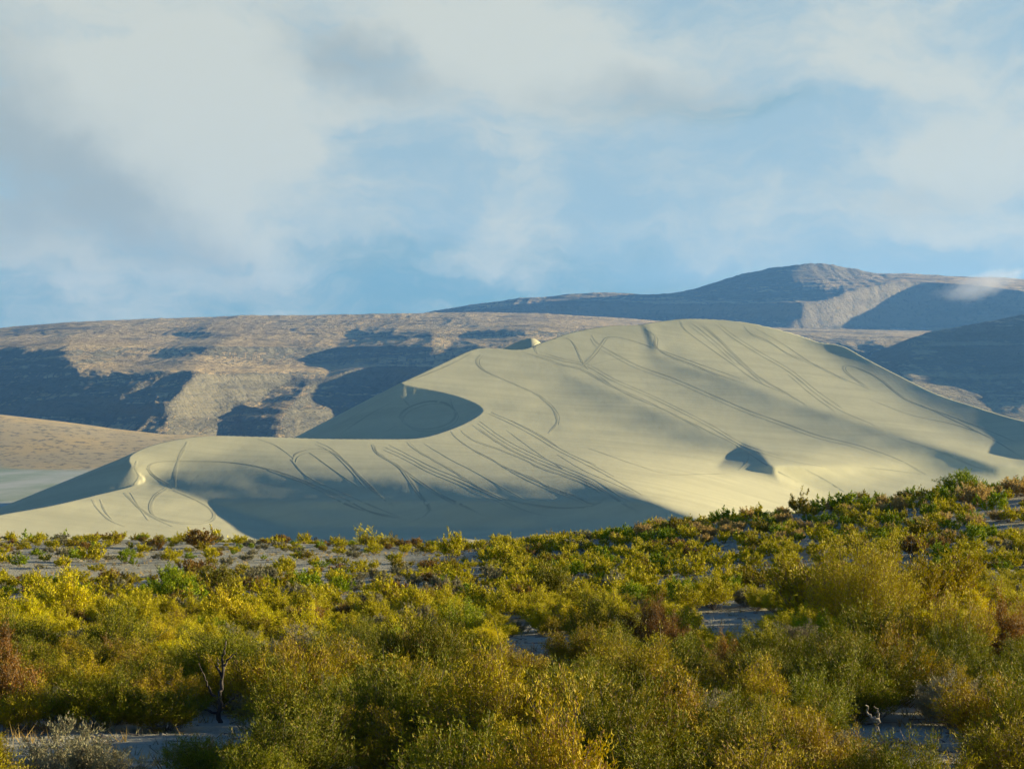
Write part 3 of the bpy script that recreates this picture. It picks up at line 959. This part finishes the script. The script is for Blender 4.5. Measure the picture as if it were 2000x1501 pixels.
def unit(v):
    return v / (np.linalg.norm(v, axis=-1, keepdims=True) + 1e-9)


def tube(pts_, r0, r1, sides=4):
    """tapered tube along a path -> verts, quads"""
    p = np.asarray(pts_, float)
    n = len(p)
    t = unit(np.gradient(p, axis=0))
    a = unit(np.cross(t, np.array([0.31, 0.17, 0.93]) + 1e-3))
    b = np.cross(t, a)
    r = np.linspace(r0, r1, n)[:, None, None]
    ang = np.linspace(0, 2 * pi, sides, endpoint=False)
    ring = p[:, None] + r * (np.cos(ang)[None, :, None] * a[:, None] + np.sin(ang)[None, :, None] * b[:, None])
    i = np.arange(n - 1)[:, None] * sides
    k = np.arange(sides)[None]
    k2 = (k + 1) % sides
    f = np.stack([i + k, i + k2, i + sides + k2, i + sides + k], -1).reshape(-1, 4)
    return ring.reshape(-1, 3), f


def shrub_parts(seed, stems, twigs, leaves, leaf_len, leaf_w, flat=0.75, spread=62, upright=0.5, lo=0.35, wood_r=0.006, twig_len=0.2):
    """a shrub of width 1 and height `flat`: (stem verts, stem quads, leaf verts, leaf tris)"""
    R = np.random.default_rng(seed)
    sv, sf, off = [], [], 0
    tb, td, tl = [], [], []
    lobes = R.uniform(0, 2 * pi, 3)
    for s in range(stems):
        az = 2 * pi * (s + R.uniform(-.5, .5)) / stems * 3.236
        th = radians(spread) * math.sqrt(R.uniform(0.0, 1.0))
        reach = 1 + 0.16 * sin(2 * az + lobes[0]) + 0.12 * sin(3 * az + lobes[1]) + R.normal(0, 0.10)
        tip = np.array([0.5 * sin(th) / sin(radians(spread)) * cos(az), 0.5 * sin(th) / sin(radians(spread)) * sin(az), flat * (0.42 + 0.58 * cos(th * 90 / spread))]) * reach
        base = np.array([R.normal(0, .03), R.normal(0, .03), -0.04])
        mid = base * .5 + tip * np.array([0.55, 0.55, 0.5 - 0.22 * upright + R.uniform(-.05, .05)])
        u = np.linspace(0, 1, 7)[:, None]
        path = (1 - u) ** 2 * base + 2 * u * (1 - u) * mid + u * u * tip
        path[1:-1] += R.normal(0, 0.012, (5, 3))
        v, f = tube(path, wood_r, wood_r * .35, 3)
        sv.append(v)
        sf.append(f + off)
        off += len(v)
        for k in range(twigs):
            q = lo + (1 - lo) * R.uniform() ** 0.75
            x = q * 6
            i = min(int(x), 5)
            pos = path[i] * (1 - x + i) + path[i + 1] * (x - i)
            d = unit(path[i + 1] - path[i])
            d = unit(d + R.normal(0, 0.5, 3) + np.array([0, 0, upright * 0.7]))
            ln = twig_len * R.uniform(.55, 1.3) * (0.8 + 0.4 * q)
            tb.append(pos)
            td.append(d)
            tl.append(ln)
            if k % 3 == 0:
                v, f = tube(np.array([pos, pos + d * ln * .5 + R.normal(0, .006, 3), pos + d * ln * .95]), wood_r * .5, wood_r * .2, 3)
                sv.append(v)
                sf.append(f + off)
                off += len(v)
    tb, td, tl = np.array(tb), np.array(td), np.array(tl)
    n = len(tb)
    t = R.uniform(0.1, 1.0, (n, leaves)) ** 0.8
    fan = R.normal(0, 1, (n, leaves, 3)) * (0.016 + 0.05 * twig_len * (1 - 0.6 * t[..., None]))
    pos = tb[:, None] + td[:, None] * (tl[:, None] * t)[..., None] + fan
    ld = unit(td[:, None] + R.normal(0, 0.55, (n, leaves, 3)) + np.array([0, 0, 0.25]))
    side = unit(np.cross(ld, R.normal(0, 1, (n, leaves, 3))))
    L = leaf_len * R.uniform(.6, 1.35, (n, leaves, 1))
    wd = leaf_w * R.uniform(.7, 1.3, (n, leaves, 1))
    a = pos - side * wd * .5
    b = pos + side * wd * .5
    c = pos + ld * L
    lv = np.stack([a, b, c], 2).reshape(-1, 3)
    lf = np.arange(len(lv)).reshape(-1, 3)
    return np.vstack(sv), np.vstack(sf), lv, lf


def mesh_only(name, v, f, mats, mat_index=None):
    o = mesh_arrays(name, v, f, mats, True)
    me = o.data
    if mat_index is not None:
        me.polygons.foreach_set('material_index', np.asarray(mat_index, np.int32))
    bpy.data.objects.remove(o)
    return me


FORMS = {}      # (kind, variant, level) -> meshes
SPEC = {        # per kind: stems, flatness, spread, upright, twig length
    'yellow': (34, 0.72, 62, 0.6, 0.21), 'green': (32, 0.66, 66, 0.55, 0.17), 'ochre': (36, 0.74, 60, 0.6, 0.21), 'olive': (36, 0.80, 58, 0.7, 0.22),
    'rust': (46, 0.72, 62, 0.9, 0.20), 'red': (26, 0.5, 70, 0.4, 0.14), 'grey': (34, 0.60, 66, 0.3, 0.13), 'straw': (60, 0.65, 50, 1.0, 0.3)}
KIND_SEED = {k: i for i, k in enumerate(SPEC)}


def quads_as_tris(f):
    return np.vstack([f[:, [0, 1, 2]], f[:, [0, 2, 3]]])


def form(kind, var, level):
    key = (kind, var, level)
    if key not in FORMS:
        st, fl, sp, up, tw = SPEC[kind]
        seed = 1000 * KIND_SEED[kind] + 10 * var + 7
        fl = fl * (0.9 + 0.1 * var)
        if level == -1:
            sv, sf, lv, lf = shrub_parts(seed, int(st * 2.2), 17, 34, 0.022, 0.0066, fl, sp, up, 0.45, 0.0034, tw * 0.75)
        elif level == 0:
            sv, sf, lv, lf = shrub_parts(seed, int(st * 1.6), 13, 28, 0.036, 0.011, fl, sp, up, 0.48, 0.0048, tw)
        elif level == 1:
            sv, sf, lv, lf = shrub_parts(seed, st, 11, 18, 0.055, 0.019, fl, sp, up, 0.45, 0.006, tw)
        else:
            sv, sf, lv, lf = shrub_parts(seed, max(14, st // 2), 7, 13, 0.10, 0.042, fl, sp, up, 0.36, 0.009, tw * 1.1)
        FORMS[key] = (sv, sf, lv, lf)
    return FORMS[key]


MESHES = {}


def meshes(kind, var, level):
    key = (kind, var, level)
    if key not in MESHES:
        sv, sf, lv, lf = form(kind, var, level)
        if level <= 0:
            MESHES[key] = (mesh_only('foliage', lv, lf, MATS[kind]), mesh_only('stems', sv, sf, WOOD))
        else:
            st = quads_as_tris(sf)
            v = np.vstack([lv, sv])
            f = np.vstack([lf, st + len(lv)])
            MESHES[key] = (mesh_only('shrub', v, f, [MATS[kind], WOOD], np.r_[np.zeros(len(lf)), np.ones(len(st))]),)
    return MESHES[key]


def ground_hit(px, py):
    """ground point seen at a photograph pixel of the near slope"""
    ds = np.r_[np.arange(6, 40, .1), np.arange(40, 112, .4)]
    x = (px - CX) / FPX * ds
    h = ground_height(x, ds) - (CY - py) / FPX * ds
    k = int(np.argmax(h >= 0)) if (h >= 0).any() else len(ds) - 1
    d = ds[k]
    return np.array([(px - CX) / FPX * d, d, float(ground_height(np.array([(px - CX) / FPX * d]), np.array([d]))[0])])


def to_pixel(p):
    return CX + p[0] / p[1] * FPX, CY - p[2] / p[1] * FPX


# bare patches of sand: (px, py, half width, half height, how bare)
BARE = [(430, 1412, 60, 20, 1), (1430, 1222, 75, 30, 1), (1040, 1268, 75, 28, 1), (170, 1465, 190, 40, 1), (1730, 1440, 95, 42, 1), (1890, 1500, 120, 30, .8), (330, 1452, 120, 22, 1),
        (840, 1470, 40, 40, .8), (330, 1118, 150, 16, .85), (90, 1108, 140, 24, .8), (760, 1094, 130, 15, .85), (560, 1092, 130, 14, .85), (250, 1085, 160, 9, .7), (1170, 1098, 30, 10, .8), (1950, 1000, 60, 16, .7)]
# shrubs placed one by one: kind, column of the base, row of the base, width in photograph pixels, height / width factor
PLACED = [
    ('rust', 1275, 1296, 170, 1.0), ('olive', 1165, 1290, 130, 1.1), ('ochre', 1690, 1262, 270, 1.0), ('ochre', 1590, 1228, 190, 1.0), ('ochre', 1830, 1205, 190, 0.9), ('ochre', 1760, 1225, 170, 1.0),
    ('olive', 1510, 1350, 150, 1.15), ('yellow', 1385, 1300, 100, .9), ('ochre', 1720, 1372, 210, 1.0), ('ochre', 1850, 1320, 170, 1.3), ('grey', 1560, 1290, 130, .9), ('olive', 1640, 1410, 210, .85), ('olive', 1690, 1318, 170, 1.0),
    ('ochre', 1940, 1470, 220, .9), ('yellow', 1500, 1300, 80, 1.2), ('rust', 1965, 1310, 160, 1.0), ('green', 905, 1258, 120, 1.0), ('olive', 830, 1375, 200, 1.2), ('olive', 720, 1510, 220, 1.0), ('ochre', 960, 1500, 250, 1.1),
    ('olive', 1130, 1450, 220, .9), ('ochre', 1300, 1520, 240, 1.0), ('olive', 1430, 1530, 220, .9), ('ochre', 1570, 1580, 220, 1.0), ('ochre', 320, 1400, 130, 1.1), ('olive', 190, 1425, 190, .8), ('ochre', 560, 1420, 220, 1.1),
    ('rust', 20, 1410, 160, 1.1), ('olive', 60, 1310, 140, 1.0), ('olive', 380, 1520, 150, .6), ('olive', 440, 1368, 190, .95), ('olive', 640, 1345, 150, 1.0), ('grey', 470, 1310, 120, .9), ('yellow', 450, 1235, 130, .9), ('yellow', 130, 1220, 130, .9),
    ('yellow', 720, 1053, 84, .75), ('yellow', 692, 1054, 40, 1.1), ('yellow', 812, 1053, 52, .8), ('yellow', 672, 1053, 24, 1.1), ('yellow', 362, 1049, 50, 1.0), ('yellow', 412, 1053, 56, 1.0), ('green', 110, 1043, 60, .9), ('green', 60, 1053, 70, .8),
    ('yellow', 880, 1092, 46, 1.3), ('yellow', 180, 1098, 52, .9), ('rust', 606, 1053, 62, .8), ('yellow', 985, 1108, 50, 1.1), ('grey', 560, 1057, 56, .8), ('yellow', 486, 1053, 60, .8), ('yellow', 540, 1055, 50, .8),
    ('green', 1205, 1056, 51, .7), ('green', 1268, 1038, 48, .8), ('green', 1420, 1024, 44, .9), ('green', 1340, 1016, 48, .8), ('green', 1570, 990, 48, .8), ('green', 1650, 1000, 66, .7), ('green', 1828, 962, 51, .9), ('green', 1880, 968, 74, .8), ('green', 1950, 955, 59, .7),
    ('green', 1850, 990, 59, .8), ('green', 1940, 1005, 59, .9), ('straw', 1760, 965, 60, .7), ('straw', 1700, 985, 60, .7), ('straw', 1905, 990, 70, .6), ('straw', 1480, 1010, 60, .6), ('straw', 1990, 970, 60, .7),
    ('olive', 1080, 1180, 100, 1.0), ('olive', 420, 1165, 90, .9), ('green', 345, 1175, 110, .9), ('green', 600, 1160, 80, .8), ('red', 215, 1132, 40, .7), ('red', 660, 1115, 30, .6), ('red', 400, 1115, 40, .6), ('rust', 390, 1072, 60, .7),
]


def zone(px, py, R):
    """what grows there: kind, width in metres, spacing factor"""
    r = R.uniform()
    if px > 1180 and py < 1085 - max(0, 1400 - px) * 0.1 and py < 1075:
        k = 'green' if r < .30 else 'straw' if r < .62 else 'ochre' if r < .70 else 'yellow'
        return k, R.uniform(.5, 1.0) * (0.75 if k == 'straw' else 1), .85
    if py < 1168 and px < 950:
        k = 'yellow' if r < .48 else 'grey' if r < .70 else 'rust' if r < .76 else 'red' if r < .79 else 'green' if r < .90 else 'ochre'
        return k, R.uniform(.3, .85), .80 + .30 * smooth(1150, 1120, py) * smooth(1060, 1076, py) + .5 * smooth(1150, 1080, py) * (0.5 + (py > 1078))
    if py < 1300:
        k = 'yellow' if r < .76 else 'ochre' if r < .83 else 'green' if r < .90 else 'grey' if r < .97 else 'rust'
        return k, R.uniform(.35, .85), .60
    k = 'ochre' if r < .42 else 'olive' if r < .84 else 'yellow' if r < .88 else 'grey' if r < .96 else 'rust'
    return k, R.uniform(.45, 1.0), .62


def scatter():
    R = np.random.default_rng(20)
    out = []
    for kind, px, py, wpx, hf in PLACED:
        p = ground_hit(px, py)
        w = wpx / FPX * p[1] * (0.82 if py > 1150 else 1)
        out.append((kind, p, w, hf))
    near = [(o[1][0], o[1][1], o[2]) for o in out]
    tries = 0
    while tries < 80000 and len(out) < 3000:
        tries += 1
        d = math.sqrt(R.uniform(8.0 ** 2, 102.0 ** 2)) if R.uniform() < .75 else R.uniform(9, 45)
        px = R.uniform(-480, 2480) if R.uniform() < .4 else R.uniform(-40, 2040)
        x = (px - CX) / FPX * d
        z = float(ground_height(np.array([x]), np.array([d]))[0])
        u, py = to_pixel((x, d, z))
        kind, w, sp = zone(px, py, R)
        bare = max([b * (1 if ((px - a) / e) ** 2 + ((py - c) / f) ** 2 < 1 else 0) for a, c, e, f, b in BARE] + [0])
        if R.uniform() < bare:
            continue
        hp = w / d * FPX * SPEC[kind][1]                     # leave the sand patches in view
        if any(b >= 1 and abs(px - a) < e * .8 + hp * .45 and c < py and py - hp < c + f * .2 for a, c, e, f, b in BARE) and R.uniform() < .93:
            continue
        if d < 17 and w > 1.2:
            w *= .85
        a = np.array(near)
        dd = np.hypot(a[:, 0] - x, a[:, 1] - d)
        if (dd < (a[:, 2] + w) * .5 * 1.25 * sp).any():
            continue
        near.append((x, d, w))
        out.append((kind, np.array([x, d, z]), w, R.uniform(.65, 1.05)))
    return out


KIND_NAME = {'yellow': 'rabbitbrush', 'green': 'greasewood', 'ochre': 'rabbitbrush', 'olive': 'greasewood', 'rust': 'buckwheat_bush', 'red': 'buckwheat_bush', 'grey': 'saltbush', 'straw': 'grass_tuft'}
KIND_WORDS = {'yellow': 'yellow shrub', 'green': 'green shrub', 'ochre': 'ochre shrub', 'olive': 'olive shrub', 'rust': 'rusty shrub', 'red': 'dark red shrub',
              'grey': 'grey shrub', 'straw': 'straw-coloured tuft'}
COLS = [(150, "below the dune's left tail"), (330, "below the pointed crest"), (520, "below the left lobe"), (700, "below the near crest"), (860, "below the slipface"),
        (1010, "below the dark bowl"), (1170, "below the long spur"), (1320, "below the saddle"), (1480, "below the summit"), (1640, "below the small hollow"), (1800, "below the right flank"), (1930, "below the mountain"), (9999, "at the right border")]
ROWS = [(1062, "on the slope's skyline"), (1110, "on the sandy flat"), (1165, "behind the scrub belt"), (1230, "in the mid scrub"), (1310, "in the near scrub"), (1400, "close to the viewer"), (9999, "at the bottom edge")]
ROWS_R = [(1000, "on the hilltop"), (1045, "on the hillside"), (1100, "low on the hillside"), (1165, "behind the scrub belt"), (1230, "in the mid scrub"), (1310, "in the near scrub"), (1400, "close to the viewer"), (9999, "at the bottom edge")]
ORD = ['first', 'second', 'third', 'fourth', 'fifth', 'sixth', 'seventh', 'eighth', 'ninth', 'tenth', 'eleventh', 'twelfth', 'thirteenth', 'fourteenth', 'fifteenth', 'sixteenth']
NUM = ['zero', 'one', 'two', 'three', 'four', 'five', 'six', 'seven', 'eight', 'nine', 'ten', 'eleven', 'twelve', 'thirteen', 'fourteen', 'fifteen', 'sixteen']


def pick(tab, v):
    return next(t for lim, t in tab if v < lim)


def base_label(kind, px, py, wpx):
    size = 'tiny' if wpx < 26 else 'small' if wpx < 60 else 'medium' if wpx < 130 else 'large' if wpx < 230 else 'huge'
    return '%s %s %s, %s' % (size, KIND_WORDS[kind], pick(ROWS_R if px > 1180 else ROWS, py), pick(COLS, px))


def distinct(items):
    """items: (base label, px, py) -> labels, told apart by their order from the left where the words are the same"""
    groups = {}
    for i, it in enumerate(items):
        groups.setdefault(it[0], []).append(i)
    out = [None] * len(items)
    for lab, idx in groups.items():
        if len(idx) == 1:
            out[idx[0]] = lab
            continue
        idx.sort(key=lambda i: items[i][1])
        n = len(idx)
        for k, i in enumerate(idx):
            w = 'leftmost' if k == 0 else 'rightmost' if k == n - 1 else ORD[k]
            out[i] = '%s, %s of %s%s' % (lab, w, NUM[n] if n < len(NUM) else 'several', '' if k in (0, n - 1) or len(lab.split()) > 11 else ' from left')
    return out


def build_shrubs():
    R = np.random.default_rng(5)
    sh = []
    for kind, p, w, hf in scatter():
        px, py = to_pixel(p)
        wpx = w / p[1] * FPX
        hpx = wpx * SPEC[kind][1] * hf
        seen = py - hpx < 1485 and px + wpx / 2 > 15 and px - wpx / 2 < 1985
        if not seen and p[1] < 12:
            continue
        sh.append(dict(kind=kind, p=p, w=w, hf=hf, px=px, py=py, wpx=wpx, seen=seen, rank=(wpx if seen else 0)))
    sh.sort(key=lambda s: -s['rank'])
    singles = [s for s in sh if s['seen']][:300]
    rest = sh[len(singles):]
    labels = distinct([(base_label(s['kind'], s['px'], s['py'], s['wpx']), s['px'], s['py']) for s in singles])
    for s, lab in zip(singles, labels):
        level = (-1 if s['w'] > 1.15 else 0) if s['p'][1] < 33 else 1
        ms = meshes(s['kind'], int(R.integers(0, 3)), level)
        name = KIND_NAME[s['kind']]
        if level <= 0:
            o = bpy.data.objects.new(name, None)
            o.empty_display_size = 0.2
            for me in ms:
                c = bpy.data.objects.new(me.name.split('.')[0], me)
                COL.objects.link(c)
                c.parent = o
        else:
            o = bpy.data.objects.new(name, ms[0])
        COL.objects.link(o)
        o.location = s['p'] + np.array([0, 0, -0.02])
        o.rotation_euler = (R.normal(0, .05), R.normal(0, .05), R.uniform(0, 2 * pi))
        o.scale = (s['w'], s['w'] * R.uniform(.85, 1.15), s['w'] * s['hf'])
        o['label'] = lab
        o['category'] = 'grass tuft' if s['kind'] == 'straw' else 'shrub'
        o['group'] = 'grass tufts on the slope' if s['kind'] == 'straw' else 'desert shrubs on the slope'
    # the rest of the scrub: small far plants and those just outside the picture
    V, F, M, off = [], [], [], 0
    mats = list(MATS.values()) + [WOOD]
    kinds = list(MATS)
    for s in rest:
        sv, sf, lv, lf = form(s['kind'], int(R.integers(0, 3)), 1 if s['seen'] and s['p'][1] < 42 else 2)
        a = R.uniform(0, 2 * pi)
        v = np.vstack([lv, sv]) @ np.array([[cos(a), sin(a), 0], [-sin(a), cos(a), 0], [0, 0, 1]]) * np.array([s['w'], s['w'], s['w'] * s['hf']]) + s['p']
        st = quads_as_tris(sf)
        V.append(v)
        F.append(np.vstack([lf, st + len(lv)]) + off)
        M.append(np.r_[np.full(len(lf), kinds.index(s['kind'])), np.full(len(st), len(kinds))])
        off += len(v)
    # dry litter and tiny herbs between the shrubs
    for k in range(4200):
        d = math.sqrt(R.uniform(9 ** 2, 90 ** 2)) if k % 3 else R.uniform(10, 30)
        px = R.uniform(-60, 2060)
        x = (px - CX) / FPX * d
        z = float(ground_height(np.array([x]), np.array([d]))[0])
        n = int(R.integers(4, 12))
        ln = R.uniform(.05, .22)
        b = np.array([x, d, z - .01]) + np.c_[R.normal(0, .05, (n, 2)), np.zeros(n)]
        dr = unit(np.c_[R.normal(0, .6, (n, 2)), np.full(n, 1.0)]) * ln
        sd = unit(np.cross(dr, R.normal(0, 1, (n, 3)))) * (.004 + d * .00012)
        v = np.stack([b - sd, b + sd, b + dr], 1).reshape(-1, 3)
        V.append(v)
        F.append(np.arange(len(v)).reshape(-1, 3) + off)
        M.append(np.full(n, kinds.index(['straw', 'grey', 'grey', 'rust', 'straw'][k % 5])))
        off += len(v)
    # fallen twigs
    for k in range(1500):
        d = math.sqrt(R.uniform(10 ** 2, 45 ** 2))
        px = R.uniform(-60, 2060)
        x = (px - CX) / FPX * d
        z = float(ground_height(np.array([x]), np.array([d]))[0])
        a, ln = R.uniform(0, 2 * pi), R.uniform(.08, .45)
        e = np.array([cos(a), sin(a), R.uniform(-.05, .25)]) * ln
        v, q = tube(np.array([[x, d, z + .01], [x + e[0] * .5 + R.normal(0, .02), d + e[1] * .5, z + .015 + e[2] * .5], [x + e[0], d + e[1], z + .01 + e[2]]]), .006 + .00015 * d, .003, 3)
        V.append(v)
        F.append(quads_as_tris(q) + off)
        M.append(np.full(2 * len(q), len(kinds)))
        off += len(v)
    me = mesh_only('scrub', np.vstack(V), np.vstack(F), mats, np.concatenate(M))
    o = bpy.data.objects.new('scrub', me)
    COL.objects.link(o)
    o['kind'] = 'stuff'
    # stones on the bare sand
    V, F, off = [], [], 0
    base = np.array([(0, 0, 1), (1, 0, 0), (0, 1, 0), (-1, 0, 0), (0, -1, 0), (0, 0, -1)], float)
    tri = np.array([(0, 1, 2), (0, 2, 3), (0, 3, 4), (0, 4, 1), (5, 2, 1), (5, 3, 2), (5, 4, 3), (5, 1, 4)])
    for k in range(3500):
        d = math.sqrt(R.uniform(10 ** 2, 55 ** 2))
        px = R.uniform(-60, 2060)
        x = (px - CX) / FPX * d
        z = float(ground_height(np.array([x]), np.array([d]))[0])
        r = min(.012 * R.pareto(2.2) + .012, .11)
        V.append(base * R.uniform(.6, 1.3, (6, 3)) * np.array([r, r, r * .6]) + np.array([x, d, z + r * .15]))
        F.append(tri + off)
        off += 6
    m, N, bs = principled('stone', 0.9, 0.2)
    N.set(bs.inputs['Base Color'], N.mix(N.n('ShaderNodeNewGeometry').outputs['Random Per Island'], (0.36, 0.33, 0.25), (0.13, 0.115, 0.09)))
    o = mesh_arrays('pebbles', np.vstack(V), np.vstack(F), m, False)
    o['kind'] = 'stuff'
    print('shrubs', len(sh), 'singles', len(singles), 'smallest', round(singles[-1]['wpx']), 'labels', len(set(labels)))
    return singles


# ------------------------------------------------------------------ dead wood
def dead_wood(name, label, base, mat, branches, trunk_r, cat, group=None, size=1.0):
    """branches: lists of points in metres relative to the base; the first is the trunk"""
    o = bpy.data.objects.new(name, None)
    COL.objects.link(o)
    o.location = base
    o.empty_display_size = .2
    R = np.random.default_rng(len(label))
    for k, br in enumerate(branches):
        p = catmull(np.array(br, float), 6)
        p[1:] += R.normal(0, .008, (len(p) - 1, 3))
        r = trunk_r * (1 if k == 0 else .55)
        v, f = tube(p, r, r * .22, 7)
        mesh_arrays('trunk' if k == 0 else 'branch', v, f, mat, True, o)
    o.scale = (size, size, size)
    o['label'], o['category'] = label, cat
    if group:
        o['group'] = group
    return o


def build_dead_wood():
    p = ground_hit(428, 1412)
    dead_wood('dead_shrub', 'black leafless dead shrub with upright forked branches standing among ochre bushes', p, DEADWOOD,
              [[(0, 0, -.05), (.01, 0, .25), (.03, .02, .5), (.05, 0, .72), (.08, 0, .9)],
               [(.01, 0, .2), (-.10, .02, .36), (-.16, 0, .5), (-.22, 0, .66)], [(.03, 0, .5), (-.02, .02, .6), (-.01, 0, .72)],
               [(.05, 0, .62), (.13, 0, .72), (.19, .02, .75)], [(0, 0, .12), (.2, .05, .3), (.34, .02, .32)], [(0, 0, .1), (-.2, -.05, .2), (-.26, 0, .34)]], .03, 'dead shrub', size=1.05)
    p = ground_hit(1745, 1462)
    dead_wood('dead_branch', 'bleached dead branch lying on the grey sand between bushes', p, BLEACHED,
              [[(-.28, .05, .02), (-.1, 0, .05), (.1, .02, .06), (.3, -.02, .03), (.45, 0, .0)],
               [(-.1, 0, .05), (-.16, .02, .2), (-.14, .04, .32), (-.17, .03, .42)], [(-.14, .03, .25), (-.24, .05, .34), (-.26, .05, .44)], [(.1, 0, .06), (-.02, -.1, .12), (-.2, -.16, .1)]], .035, 'dead branch')
    p = ground_hit(1100, 1385)
    dead_wood('dead_branch', 'thin grey dead branch sticking out below the pale sand patch', p, BLEACHED,
              [[(0, 0, 0), (.1, 0, .25), (.14, .02, .5)], [(.08, 0, .2), (-.08, 0, .4), (-.12, .02, .52)], [(.1, 0, .3), (.22, .02, .42)]], .014, 'dead branch')


build_shrubs()
build_dead_wood()


# ------------------------------------------------------------------ air
def build_haze():
    m = bpy.data.materials.new('haze')
    m.use_nodes = True
    N = Nodes(m.node_tree)
    out = N.n('ShaderNodeOutputMaterial')
    v = N.n('ShaderNodeVolumePrincipled')
    v.inputs['Color'].default_value = (0.17, 0.46, 1.0, 1)
    v.inputs['Density'].default_value = HAZE
    v.inputs['Anisotropy'].default_value = 0.2
    N.t.links.new(v.outputs[0], out.inputs['Volume'])
    x0, x1, y0, y1, z0, z1 = -21000, 21000, -80, 9600, -520, 760
    vs = [(x, y, z) for x in (x0, x1) for y in (y0, y1) for z in (z0, z1)]
    fs = [(0, 1, 3, 2), (4, 6, 7, 5), (0, 4, 5, 1), (2, 3, 7, 6), (0, 2, 6, 4), (1, 5, 7, 3)]
    o = mesh_arrays('haze', vs, np.array(fs), m, False)
    o['kind'] = 'stuff'


HAZE = 4.6e-5
build_haze()


def build_mist():
    """the shred of cloud lying against the far mountain"""
    m = bpy.data.materials.new('mist')
    m.use_nodes = True
    N = Nodes(m.node_tree)
    out = N.n('ShaderNodeOutputMaterial')
    v = N.n('ShaderNodeVolumePrincipled')
    v.inputs['Color'].default_value = (0.93, 0.94, 0.96, 1)
    tc = N.n('ShaderNodeTexCoord')
    g = N.n('ShaderNodeTexGradient', gradient_type='SPHERICAL')
    N.set(g.inputs[0], tc.outputs['Object'])
    n = N.noise(N.mapping(tc.outputs['Object'], sc=(1, 1, .7)), 2.6, 4, 0.6)
    N.set(v.inputs['Density'], N.math('MULTIPLY', N.ramp(N.math('ADD', g.outputs['Fac'], N.math('MULTIPLY', N.math('SUBTRACT', n, 0.5), 1.1)), 0.2, 0.8), 0.008))
    N.t.links.new(v.outputs[0], out.inputs['Volume'])
    a, b = np.meshgrid(np.linspace(0, pi, 13), np.linspace(0, 2 * pi, 25), indexing='ij')
    vs = np.stack([np.sin(a) * np.cos(b), np.sin(a) * np.sin(b), np.cos(a)], -1).reshape(-1, 3)
    o = mesh_arrays('mist', vs, grid_faces(13, 25)[:, ::-1], m, True)
    o.location = P(1915, 556, 4300)
    o.scale = (170, 90, 50)
    o.rotation_euler = (0, radians(-14), 0)
    o['kind'] = 'stuff'


build_mist()
